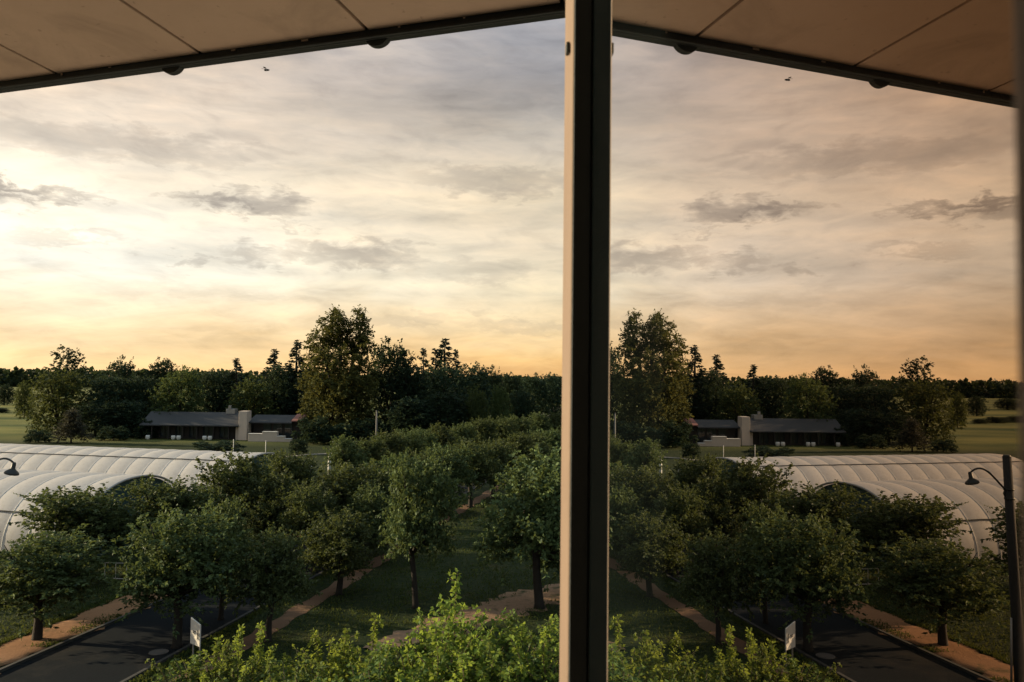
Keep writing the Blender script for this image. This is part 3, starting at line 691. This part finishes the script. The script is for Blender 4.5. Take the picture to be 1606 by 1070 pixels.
def tunnel(name, ex, ey, ang, L, R, Hh, label, rib=1.55, seam=62):
    root = empty(name, (ex, ey, 0), ang)              # local -X runs along the tunnel, end mouth at x=0
    nr = int(L/rib); V = []; F = []; ns = 9; na = 44
    for i in range(nr*ns+1):
        q = i/ns; fr = q-math.floor(q); bulge = math.sin(math.pi*fr)**0.8*0.055 if 0 < fr < 1 else 0.0
        for j in range(na+1):
            th = math.pi*j/na; s = bulge*(0.35+0.65*math.sin(th))
            V.append((-q*rib, -(R+s)*math.copysign(abs(math.cos(th))**.9, math.cos(th)), (Hh+s)*math.sin(th)**.86))
    for i in range(nr*ns):
        for j in range(na):
            a = i*(na+1)+j; F.append((a, a+1, a+na+2, a+na+1))
    o = link('cover', np_mesh('cover', V, F, M_FAB, True), root)
    def arch(x, r, k=1.0, n=28):
        mb = MB(); mb.tube([(x, -R*k*math.copysign(abs(math.cos(math.pi*j/n))**.9, math.cos(math.pi*j/n)), Hh*k*math.sin(math.pi*j/n)**.86) for j in range(n+1)], r, 6); return mb
    arch(0.0, .07, 1.003).mesh('end_arch', M_GALV, True, 0, root)
    for i in range(1, nr, 1):                         # the hoop shows through the skin at every rib
        arch(-rib*i, .022, 1.002, 28).mesh('rib_hoop', M_WHITE, True, 0, root)
    mb = MB()                                          # purlin seam along the near shoulder
    th = math.radians(seam); y0 = -(R+.03)*math.cos(th)**.9; z0 = (Hh+.03)*math.sin(th)**.86
    mb.tube([(-rib*i*.5, y0-(.05 if i % 2 else .02), z0+(.05 if i % 2 else .03)) for i in range(nr*2+1)], .035, 5)
    mb.mesh('seam_rail', M_IRON, True, 0, root)
    cb = MB(); i0 = None
    n = 28; ring = [(-.22, -R*.985*math.copysign(abs(math.cos(math.pi*j/n))**.9, math.cos(math.pi*j/n)), Hh*.985*math.sin(math.pi*j/n)**.86) for j in range(n+1)]
    cb.v = ring+[(p[0]-.05, p[1], p[2]) for p in ring]; cb.f = [tuple(range(n+1)), tuple(reversed(range(n+1, 2*n+2)))]+[(j, j+1, j+n+2, j+n+1) for j in range(n)]
    cb.mesh('mouth_shade_sheet', M_TEAL, False, 0, root)  # added dark sheet: shade inside the open mouth is put into its colour
    eb = MB(); xx = -nr*rib; ring = [(xx, -R*.99*math.cos(math.pi*j/n), Hh*.99*math.sin(math.pi*j/n)**.86) for j in range(n+1)]
    eb.v = ring+[(p[0]+.05, p[1], p[2]) for p in ring]; eb.f = [tuple(range(n+1)), tuple(reversed(range(n+1, 2*n+2)))]+[(j, j+1, j+n+2, j+n+1) for j in range(n)]
    eb.mesh('end_panel', M_FAB, False, 0, root)
    return tag(root, label, 'polytunnel', 'white polytunnels')
TA = math.radians(-13)
e1 = at(218, 748, 48.8); e2 = at(415, 712, 64.0)
tunnel('polytunnel', e1.x, e1.y, TA, 40, 4.9, e1.z, 'nearer white ribbed polytunnel with its dark arched mouth showing above the trees', 1.55, 33)
tunnel('polytunnel', e2.x, e2.y, TA, 27, 4.9, e2.z, 'farther white ribbed polytunnel whose long roof line runs in front of the house')

# ------------------------------------------------------------------ house behind
M_ROOF = plain('roof_tiles', (0.040, 0.042, 0.046), .75, 0, .35, 1.2, .5, 6)
M_WALLD = plain('dark_timber', (0.026, 0.022, 0.020), .7, 0, .3, 2)
M_RENDER = plain('pale_render', (0.62, 0.52, 0.44), .85, 0, .10, 1.5, .2, 10)
M_GLASSD = plain('house_glass', (0.020, 0.030, 0.038), .08, 0, .2, .5, spec=.8)
M_RED = plain('red_roof', (0.32, 0.14, 0.12), .8, 0, .2, 2)
def house():
    Y = 130.0; k = Y/FPX
    x = lambda px: at(px, 650, Y).x
    zt = lambda px, py: at(px, py, Y).z
    root = empty('low_house', (x(330), Y, 0)); ox, oy = x(330), Y
    def B(name, mat, boxes, par=root, bev=0.0):
        mb = MB()
        for (px0, px1, y0, y1, z0, z1) in boxes: mb.box(x(px0)-ox, x(px1)-ox, y0, y1, z0, z1)
        return mb.mesh(name, mat, False, bev, par)
    # walls
    w = B('wall', M_WALLD, [(232, 374, 1.4, 8.0, 0, 2.35)])
    B('right_wall', M_WALLD, [(392, 468, 2.0, 9.0, 0, 2.9)]).name = 'wall'
    # roof: a long low gable with overhang over a porch
    zr = zt(330, 648); ze = zt(330, 667)
    def gable(px0, px1, y0, y1, ze, zr, mat, name, yr=None):
        mb = MB(); a, b = x(px0)-ox, x(px1)-ox; yr = (y0+y1)/2 if yr is None else yr; t = .16
        P = [(a, y0, ze), (b, y0, ze), (b, yr, zr), (a, yr, zr), (a, y1, ze), (b, y1, ze)]
        Q = [(p[0], p[1], p[2]-t) for p in P]; mb.v = P+Q
        mb.f = [(0, 1, 2, 3), (3, 2, 5, 4), (6, 9, 8, 7), (9, 10, 11, 8), (0, 6, 7, 1), (4, 5, 11, 10), (0, 3, 9, 6), (3, 4, 10, 9), (1, 7, 8, 2), (2, 8, 11, 5)]
        return mb.mesh(name, mat, False, 0, root)
    rf = gable(222, 376, -0.6, 9.0, ze, zr, M_ROOF, 'roof', 3.4)
    gable(386, 456, 0.6, 10.0, zt(425, 663), zt(425, 653), M_ROOF, 'roof', 5.0)
    gable(456, 474, 0.4, 9.0, zt(460, 660), zt(460, 651), M_RED, 'roof', 4.0)
    vb = MB(); vb.box(x(344)-ox, x(358)-ox, 3.0, 4.6, zr-.3, zr+.55); vb.box(x(348)-ox, x(352)-ox, 2.9, 3.3, zr+.55, zr+1.1); vb.mesh('roof_vent', M_GALV, False, .03, rf)
    B('chimney', M_RENDER, [(375.5, 388.5, -.3, 1.9, 0, zt(382, 645)), (369.5, 375.4, 0.2, 1.6, 0, 2.0)], root, .03)
    # porch posts and windows
    for px in (240, 266, 288, 310, 336, 360):
        B('porch_post', M_WALLD, [(px-.7, px+.7, -.3, -.12, 0, ze-.15)])
    for a, b in ((246, 262), (270, 284), (292, 306), (314, 332), (340, 356)):
        wd = B('window', M_GLASSD, [(a, b, 1.34, 1.44, .3, 2.05)])
        mb = MB()
        for q in (a, (a+b)/2, b): mb.box(x(q)-ox-.04, x(q)-ox+.04, 1.26, 1.338, .26, 2.1)
        mb.box(x(a)-ox, x(b)-ox, 1.27, 1.338, 2.05, 2.12); mb.mesh('frame', M_WALLD, False, 0, wd)
    for a, b in ((291, 299), (303, 311), (340, 348), (351, 360)):
        B('fanlight_glint', M_WHITE, [(a, b, 1.3, 1.4, 2.16, 2.28)])  # white paint stands in for glints on the high panes
    for a, b in ((408, 420), (424, 438), (442, 454)):
        B('window', M_GLASSD, [(a, b, 1.9, 2.06, .4, 2.6)])
    return tag(root, 'long low dark-roofed house with white chimney standing in front of the wood', 'house')
house()
def terrace():
    Y = 127.5; x = lambda px: at(px, 690, Y).x; z = lambda px, py: max(.2, at(px, py, Y).z)
    root = empty('terrace_wall', (x(390), Y, 0)); ox = x(390); mb = MB()
    steps = [(389, 411, 681), (411.03, 434, 678), (434.03, 446, 685), (446.03, 457, 689)]
    for a, b, py in steps: mb.box(x(a)-ox, x(b)-ox, 0, .9, 0, z(a, py))
    mb.mesh('wall', M_RENDER, False, .02, root)
    c = MB()
    for a, b, py in steps: c.box(x(a)-ox-.02, x(b)-ox-.04, -.06, .96, z(a, py)+.003, z(a, py)+.09)
    c.mesh('coping', M_WHITE, False, .01, root)
    return tag(root, 'pale stepped garden wall descending to the right of the white chimney', 'wall')
terrace()
def planter(px, i):
    p = at(px, 679, 129.0); root = empty('round_planter', (p.x, 129.0, 0)); mb = MB()
    mb.lathe((0, 0, 0), [(.14, 0), (.22, .0), (.30, .15), (.34, .35), (.32, .55), (.26, .68)], 16)
    mb.mesh('pot', M_WHITE, True, 0, root)
    s = MB(); s.lathe((0, 0, .66), [(.22, 0), (.22, .03), (.12, .05)], 12); s.mesh('soil', M_BARK, True, 0, root)
    return root
for i, (px, lb) in enumerate([(232, 'leftmost single white round planter at the end of the house porch'), (272, 'left planter of the first white pair under the porch'), (280.5, 'right planter of the first white pair under the porch'),
                              (321, 'left planter of the white pair nearest the chimney'), (329.5, 'right planter of the white pair nearest the chimney')]):
    tag(planter(px, i), lb, 'planter', 'white planters along the porch')
def white_post(px, y0, y1, Y, lb, r=.038, name='white_post', mat=None):
    t = at(px, y0, Y); root = MB(); h = t.z
    root.tube([(0, 0, -.05), (0, 0, h*.5), (0, 0, h-.03), (0, 0, h)], [r, r, r, r*.6], 8)
    o = root.mesh(name, mat or M_WHITE, True); o.location = (t.x, Y, 0)
    return tag(o, lb, 'post', 'white garden posts')
white_post(366.5, 689, 708, 92, 'white garden post standing in front of the chimney foot')
white_post(417, 691, 706, 92, 'white garden post below the stepped wall')
white_post(517, 713, 728, 84, 'thick pale post at the lawn edge left of the far lime row', .16)
def pole():
    t = at(591, 645, 92); root = empty('utility_pole', (t.x, 92, 0)); mb = MB()
    mb.tube([(0, 0, -.1), (0, 0, t.z*.5), (0, 0, t.z)], [.13, .11, .085], 10); mb.mesh('shaft', M_CONC, True, 0, root)
    c = MB(); c.lathe((0, 0, t.z), [(.1, 0), (.11, .05), (.04, .12)], 10); c.mesh('cap', M_IRON, True, 0, root)
    return tag(root, 'tall thin grey pole rising from the far lime row before the wood', 'pole')
pole()
# lawn path beyond
def ribbon(name, pts, w, z, mat):
    V = []; F = []
    for k, p in enumerate(pts):
        a = Vector(pts[max(k-1, 0)]); b = Vector(pts[min(k+1, len(pts)-1)]); t = (b-a).normalized(); s = Vector((t.y, -t.x))
        V += [(p[0]-s.x*w/2, p[1]-s.y*w/2, z), (p[0]+s.x*w/2, p[1]+s.y*w/2, z)]
    for k in range(len(pts)-1): F.append((2*k, 2*k+1, 2*k+3, 2*k+2))
    tag(link(name, np_mesh(name, V, F, mat)), kind='structure')
M_GRAVEL = plain('gravel', (0.26, 0.23, 0.20), .95, 0, .25, .6, .4, 12)
g0 = gnd(480, 713); g1 = gnd(530, 711); g2 = gnd(600, 709)
ribbon('garden_path', [(-28, 104), (g0.x, g0.y), (g1.x, g1.y), (g2.x, g2.y)], 1.2, .012, M_GRAVEL)
ga = gnd(800, 668); gb_ = gnd(850, 652); gc = gnd(872, 640)
ribbon('lane', [(ga.x-3, ga.y-14), (ga.x, ga.y), (gb_.x, gb_.y), (gc.x, gc.y), (gc.x+25, gc.y+80)], 4.0, .016, M_GRAVEL)

# ------------------------------------------------------------------ street furniture
def street_lamp():
    bx, by = -17.5, 26.9; H = 7.65; LEAN = lambda z: .36*z/H-.12
    root = empty('street_lamp', (bx, by, 0)); mb = MB()
    mb.tube([(LEAN(-.1), 0, -.1), (LEAN(1), 0, 1.0), (LEAN(4), 0, 4), (LEAN(H), 0, H)], [.19, .18, .155, .135], 14); mb.mesh('pole', M_POLE, True, 0, root)
    c = MB(); c.tube([(LEAN(H), 0, H-.02), (LEAN(H), 0, H+.05)], [.14, .10], 14); c.mesh('pole_cap', M_IRON, True, 0, root)
    z0 = 6.55
    hd = at(22, 728, by); hx, hz = hd.x-bx, hd.z
    a = MB(); pts = []
    for t in np.linspace(0, 1, 15):
        # gooseneck: up from the pole, over and down into the lantern
        pts.append((0.3+(hx-.3)*t, 0, z0+(hz+.02-z0)*t+math.sin(math.pi*t)**.9*.34*(0.5+.9*t)))
    a.tube(pts, [.032]*15, 8); a.tube([(.32, 0, z0+.0), (.36, 0, z0-.12), (.28, 0, z0-.3)], .03, 8); a.mesh('arm', M_IRON, True, 0, root)
    s = MB(); s.lathe((hx, 0, hz), [(.04, .06), (.06, .02), (.07, -.14), (.105, -.18), (.20, -.26), (.225, -.31), (.21, -.335), (.16, -.345)], 20, Vector((.22, 0, 1)))
    sh = s.mesh('lamp_shade', M_IRON, True, 0, root)
    for z in (z0+.02, z0-.28):
        cl = MB(); cl.tube([(LEAN(z), 0, z-.03), (LEAN(z), 0, z+.03)], [.162, .160], 14); cl.mesh('clamp', M_IRON, True, 0, root)
    cd_ = MB(); cd_.tube([(.24, -.05, 0), (.22, -.05, 1.2), (.2, -.04, 2.4)], .035, 8); cd_.mesh('conduit', M_GALV, True, 0, root)
    return tag(root, 'bell shaped street lamp on a curved gooseneck arm, at the left edge', 'street lamp')
street_lamp()
def sign():
    p = at(306, 990, 29.0); root = empty('sign_board', (p.x, 29.0, 0), math.radians(-40)); zt, zb = at(306, 971, 29.0).z, at(306, 1012, 29).z
    w = .31
    mb = MB(); mb.v = [(-w, 0, zb), (w, 0, zb), (w, 0, zt-.14), (-w, 0, zt), (-w, .04, zb), (w, .04, zb), (w, .04, zt-.14), (-w, .04, zt)]
    mb.f = [(0, 1, 2, 3), (4, 7, 6, 5), (0, 4, 5, 1), (1, 5, 6, 2), (2, 6, 7, 3), (3, 7, 4, 0)]; mb.mesh('board', M_SIGN, False, .006, root)
    i = MB(); i.box(-.12, .05, -.006, -.003, zt-.44, zt-.41); i.box(-.16, .0, -.006, -.003, zt-.50, zt-.475); i.box(.15, .22, -.006, -.003, zb+.25, zt-.35); i.mesh('marking', M_INK, False, 0, root)
    for s in (-.22, .22):
        l = MB(); l.box(s-.025, s+.025, .05, .09, -.1, zt-.2); l.mesh('leg', M_GALV, False, .004, root)
    return tag(root, 'small white slanted sign board standing at the roadside above the foreground shrubs', 'sign')
sign()
def barrier():
    b = gnd(181, 910); t0 = at(181, 883, b.y); root = empty('metal_barrier', (b.x, b.y, 0), math.radians(-6)); h = t0.z; w = .56
    for z in (h, .08):
        f = MB(); f.tube([(-w, 0, z), (w, 0, z)], .022, 8); f.mesh('rail', M_WHITE, True, 0, root)
    for x in (-w, 0, w):
        p = MB(); p.tube([(x, 0, 0), (x, 0, h)], .02 if x else .014, 8); p.lathe((x, 0, 0), [(.06, 0), (.06, .05), (.03, .07)], 10); p.mesh('leg', M_WHITE, True, 0, root)
    return tag(root, 'small white tubular barrier of two panels at the shaded left roadside under the trees', 'barrier')
barrier()
def gate_rail():
    a = at(437, 808, 52.5); root = empty('gate_rail', (a.x, a.y, 0)); d = at(345, 827, 46.0); dx, dy = d.x-a.x, d.y-a.y
    mb = MB(); mb.tube([(0, 0, a.z), (dx*.5, dy*.5, (a.z+d.z)/2), (dx, dy, d.z)], .075, 8); mb.mesh('rail', M_WHITE, True, 0, root)
    for q in (0, .98):
        p = MB(); p.tube([(dx*q, dy*q-.06, -.05), (dx*q, dy*q-.06, a.z*(1-q)+d.z*q+.06)], .09, 8); p.mesh('post', M_WHITE, True, 0, root)
    return tag(root, 'long pale gate rail slanting across the shade under the trees right of the tunnels', 'gate')
gate_rail()
def manhole():
    p = gnd(249, 1024); o = MB(); o.lathe((0, 0, .012), [(.34, 0), (.34, .02), (.30, .024), (.28, .02)], 24); o = o.mesh('manhole_cover', plain('worn_iron', (.085, .085, .082), .6, .6, .25, 12)); o.location = (p.x, p.y, 0)
    tag(o, 'round pale manhole cover in the dark road near the bottom left', 'manhole cover')
manhole()
def marker(px, py, Y, lb):
    t = at(px, py, Y); o = MB(); h = t.z
    o.tube([(0, 0, -.05), (0, 0, h-.2)], .03, 6); o.lathe((0, 0, h-.14), [(.1, -.02), (.1, .02), (.08, .03)], 14, Vector((0, 1, 0.1))); o = o.mesh('marker_post', M_WHITE, True); o.location = (t.x, Y, 0)
    tag(o, lb, 'marker')
marker(489, 727, 66, 'tiny round white marker on a thin post right of the round lime')

# ------------------------------------------------------------------ the building the photo is taken from
TH = math.radians(-1.08)
Mv = Vector((math.sin(TH), math.cos(TH), 0)); Nv = Vector((math.cos(TH), -math.sin(TH), 0)); Zv = Vector((0, 0, 1))   # along the open leaf, to its outside
GT = 0.0825                                                       # the pane lies this far right of the eye
LEAF = (Vector((0, 0, EYE)), Mv, Nv, Zv)
M_FRAME = plain('window_paint', (0.215, 0.160, 0.128), .62, 0, .18, 9, .15, 60, .15)
def glass_mat():
    m, T, bs, out = new_mat('reflective_glass'); T.n.remove(bs)
    lw = T.add('ShaderNodeLayerWeight', i_Blend=.5)
    c = T.ramp(lw.outputs['Facing'], [(0.0, (.28, .19, .12)), (.40, (.38, .28, .205)), (.57, (.55, .435, .36)), (.76, (.73, .655, .61)), (.90, (.88, .86, .84)), (1, (.95, .95, .95))])
    tc = T.add('ShaderNodeTexCoord').outputs['Object']
    gl = T.add('ShaderNodeBsdfGlossy', i_Roughness=0.0); T.l.new(c, gl.inputs['Color'])
    g2 = T.add('ShaderNodeBsdfGlossy', i_Roughness=0.22); T.l.new(c, g2.inputs['Color'])     # a film of dust and smears
    sm = T.ramp(T.noise(tc, 6, 6, .65, 1.0), [(.35, (.001,)*3), (.75, (.010,)*3)])
    mxg = T.add('ShaderNodeMixShader'); T.l.new(sm, mxg.inputs[0]); T.l.new(gl.outputs[0], mxg.inputs[1]); T.l.new(g2.outputs[0], mxg.inputs[2]); gl = mxg
    df = T.add('ShaderNodeBsdfDiffuse'); df.inputs['Color'].default_value = (.0012, .0018, .002, 1)
    ad = T.add('ShaderNodeAddShader'); T.l.new(gl.outputs[0], ad.inputs[0]); T.l.new(df.outputs[0], ad.inputs[1]); T.l.new(ad.outputs[0], out.inputs[0])
    return m
B_ = empty('building', (0, 0, 0))
FD = Vector((.9466, -.3226, 0)); FN = Vector((.3226, .9466, 0))    # along the facade, and out of it
M_SOFF = None
def soffit_mat():
    m, T, bs, out = new_mat('soffit_panel')
    p = T.add('ShaderNodeTexCoord').outputs['Object']
    a = T.noise(p, 2.2, 6, .6); b = T.noise(p, 14, 6, .7); c = T.noise(p, 2.6, 8, .62, .8); d = T.noise(p, 38, 2, .5)
    g = T.mix(a, (.44, .33, .25), (.62, .48, .375)); g = T.mix(T.m('MULTIPLY', b, .35), g, (.34, .24, .16))
    sp = T.ramp(c, [(.52, (0, 0, 0)), (.74, (1, 1, 1))]); g = T.mix(T.ramp(d, [(.70, (0, 0, 0)), (.74, (.45,)*3)]), g, (.22, .16, .12)); g = T.mix(T.m('MULTIPLY', sp, .55), g, (.20, .15, .11))
    T.l.new(g, bs.inputs['Base Color']); bs.inputs['Roughness'].default_value = .75
    bp = T.add('ShaderNodeBump', i_Strength=.25, i_Distance=.004); T.l.new(b, bp.inputs['Height']); T.l.new(bp.outputs[0], bs.inputs['Normal'])
    return m
M_SOFF = soffit_mat()
M_EDGE = plain('gutter_metal', (0.020, 0.028, 0.030), .5, .3, .3, 8)
M_OUT = plain('facade_render', (0.13, 0.135, 0.14), .9, 0, .2, 1.2, .4, 20)
M_ROOM = plain('room_plaster', (0.045, 0.055, 0.06), .9, 0, .1, 1)
def building():
    he = EYE+.884; E0 = Vector((0.1017, 1.911, he))                  # a point of the eave edge
    dist_e = E0.x*FN.x+E0.y*FN.y                                    # eave edge in front of the eye
    s0 = -.61                                                       # a joint position along the edge (local coordinate)
    base = FN*dist_e+Vector((0, 0, he)); e_s = E0.dot(FD)
    fr = (base, FD, FN, Zv)
    slope = math.tan(math.radians(4.3)); depth = dist_e+.10
    # soffit panels, half a metre wide with open joints: one part, the joints are its pattern
    mb = MB(); k0 = -12
    js = [JOINT0+.515*k for k in range(-3, 10)]
    for k in range(len(js)-1):
        a, b = js[k]+.005, js[k+1]-.005
        P = []
        for t in (0, .018):
            P += [base+FD*a+Zv*t, base+FD*b+Zv*t, base+FD*b-FN*depth+Zv*(t+slope*depth), base+FD*a-FN*depth+Zv*(t+slope*depth)]
        i = len(mb.v); mb.v += [tuple(p) for p in P]
        for q in ((0, 1, 2, 3), (7, 6, 5, 4), (0, 4, 5, 1), (1, 5, 6, 2), (2, 6, 7, 3), (3, 7, 4, 0)): mb.f.append(tuple(i+j for j in q))
    mb.mesh('soffit', M_SOFF, False, .002, B_)
    mb = MB(); a, b = js[0], js[-1]                                  # dark boarding above the joints
    P = []
    for t in (.03, .10): P += [base+FD*a+Zv*t, base+FD*b+Zv*t, base+FD*b-FN*depth+Zv*(t+slope*depth), base+FD*a-FN*depth+Zv*(t+slope*depth)]
    mb.v = [tuple(p) for p in P]; mb.f = [(0, 1, 2, 3), (7, 6, 5, 4), (0, 4, 5, 1), (1, 5, 6, 2), (2, 6, 7, 3), (3, 7, 4, 0)]
    mb.mesh('roof_boarding', M_EDGE, False, 0, B_)
    # drip edge: dark metal lip hanging a little below the panels
    mb = MB(); mb.box(a, b, .002, .030, -.024, .085, fr); mb.box(a, b, -.010, .0019, -.0235, -.017, fr)
    mb.mesh('drip_edge', M_EDGE, False, .003, B_)
    rnd = random.Random(3)                                          # flaking paint along the lip
    for k in range(11):
        ch = MB(); q = js[0]+.1+(js[6]-js[0]-.1)*(k+rnd.uniform(0, .95))/11; l = rnd.uniform(.004, .022)
        ch.box(q, q+l, -.0022, -.0003, rnd.uniform(-.008, -.004), rnd.uniform(-.002, -.0005), fr); ch.mesh('paint_flake', M_SOFF, False, 0, B_)
    for s in CLIPS:                                                 # gutter brackets: half rounds under the lip
        g = MB(); n = 12; pr = [(.032*math.cos(math.pi*j/n), -.022-.019*math.sin(math.pi*j/n)**1.3) for j in range(n+1)]
        g.v = [tuple(base+FD*(s+x)+FN*.006+Zv*z) for x, z in pr]+[tuple(base+FD*(s+x)+FN*.026+Zv*z) for x, z in pr]
        g.f = [tuple(range(n+1)), tuple(reversed(range(n+1, 2*n+2)))]+[(j, j+1, j+n+2, j+n+1) for j in range(n)]+[(0, n+1, 2*n+1, n)]
        g.mesh('gutter_bracket', M_EDGE, False, .002, B_)
    # facade with the window opening, room behind (dark)
    fw = .035; f2 = (FN*fw+Vector((0, 0, 0)), FD, FN, Zv); zt = he+slope*depth-.03
    L0, R0_ = -1.22, .112; z0, z1 = EYE-.80, EYE+.62
    wl = MB()
    wl.box(js[0]+.1, L0, -.30, 0, -.2, zt, f2); wl.box(R0_, 7, -.30, 0, -.2, zt, f2); wl.box(L0, R0_, -.30, 0, -.2, z0-.0, f2); wl.box(L0, R0_, -.30, 0, z1, zt, f2)
    wl.mesh('outer_wall', M_OUT, False, 0, B_)
    sl_ = MB(); sl_.box(L0-.06, R0_+.06, .003, .06, z0-.06, z0-.005, f2); sl_.mesh('window_sill', M_CONC, False, .005, B_)
    rm = MB()
    rm.box(js[0]+.1, js[0]+.2, -5.2, -.31, EYE-1.7, zt, f2); rm.box(3.9, 4, -5.2, -.31, EYE-1.7, zt, f2); rm.box(js[0]+.1, 4, -5.3, -5.2, EYE-1.7, zt, f2)
    rm.mesh('room_wall', M_ROOM, False, 0, B_)
    fl = MB(); fl.box(js[0]+.1, 4, -5.3, -.305, EYE-1.8, EYE-1.71, f2); fl.mesh('room_floor', M_ROOM, False, 0, B_)
    cl = MB(); cl.box(js[0], 7, -5.4, -.0, zt+.003, zt+.20, f2); cl.mesh('room_ceiling', M_ROOM, False, 0, B_)
    # the open casement leaf
    leaf = bpy.data.objects.new('casement_window', None); COL.objects.link(leaf); leaf.parent = B_
    leaf['label'] = 'open casement leaf whose pane mirrors the avenue and the sunset'
    def bx(name, mat, boxes, bev):
        m_ = MB()
        for q in boxes: m_.box(*q, LEAF)
        return m_.mesh(name, mat, False, bev, leaf)
    T0 = .0646
    bx('stile', M_FRAME, [(.7275, .813, T0, .122, -.73, .58)], .0035)
    bx('stile', M_FRAME, [(.022, .1035, T0, .122, -.73, .58)], .003)
    bx('stile_shade_strip', plain('painted_stile_shade', (.050, .060, .066), .6, 0, .2, 9, .1, 60, .2), [(.7235, .7273, T0+.0015, GT-.001, -.73, .58)], .0008)  # added dark strip: the backlit stile front's shade is put into its colour
    bx('rail', M_FRAME, [(.1005, .727, T0, .122, .50, .578)], .003)
    bx('rail', M_FRAME, [(.1005, .727, T0, .122, -.728, -.63)], .003)
    bx('glass', glass_mat(), [(.09, .735, GT, GT+.004, -.64, .51)], 0)
    bx('keeper', M_EDGE, [(.745, .755, T0-.004, T0-.0005, .300, .310)], .001)
JOINT0 = 0.0; CLIPS = []
_he = .88
def edge_s(px, py):
    d = ray(px, py); k = .86/d[2]; return (Vector((d[0]*k, d[1]*k, 0))).dot(FD)
JOINT0 = edge_s(567, 55)
CLIPS = [edge_s(590, 62), edge_s(262, 103)]
building()
tag(B_, 'building with tan panelled eave, dark gutter lip and open mirror-like casement window', 'building')

# ---- the insect hovering under the eave
def fly():
    p = at(418, 110, 2.32); root = empty('fly', p, .6); b = MB()
    b.lathe((0, 0, 0), [(.0006, -.0075), (.0024, -.006), (.0032, -.002), (.0026, .001), (.0030, .003), (.0026, .0052), (.0020, .006), (.0022, .0075), (.0008, .0088)], 12, Vector((1, 0, .25)))
    b.mesh('body', M_EDGE, True, 0, root)
    for s in (-1, 1):
        w = MB(); w.v = [(0, s*.001, .003), (-.004, s*.006, .0045), (-.010, s*.010, .004), (-.013, s*.008, .0035), (-.009, s*.003, .003)]; w.f = [(0, 1, 2, 3, 4)]
        w.v += [(v[0], v[1], v[2]+.0002) for v in w.v]; w.f.append((9, 8, 7, 6, 5)); w.mesh('wing', plain('wing', (.08, .075, .07), .3), False, 0, root)
    return tag(root, 'small dark fly hovering under the eave in the upper left sky', 'insect')
fly()
bpy.context.view_layer.update()
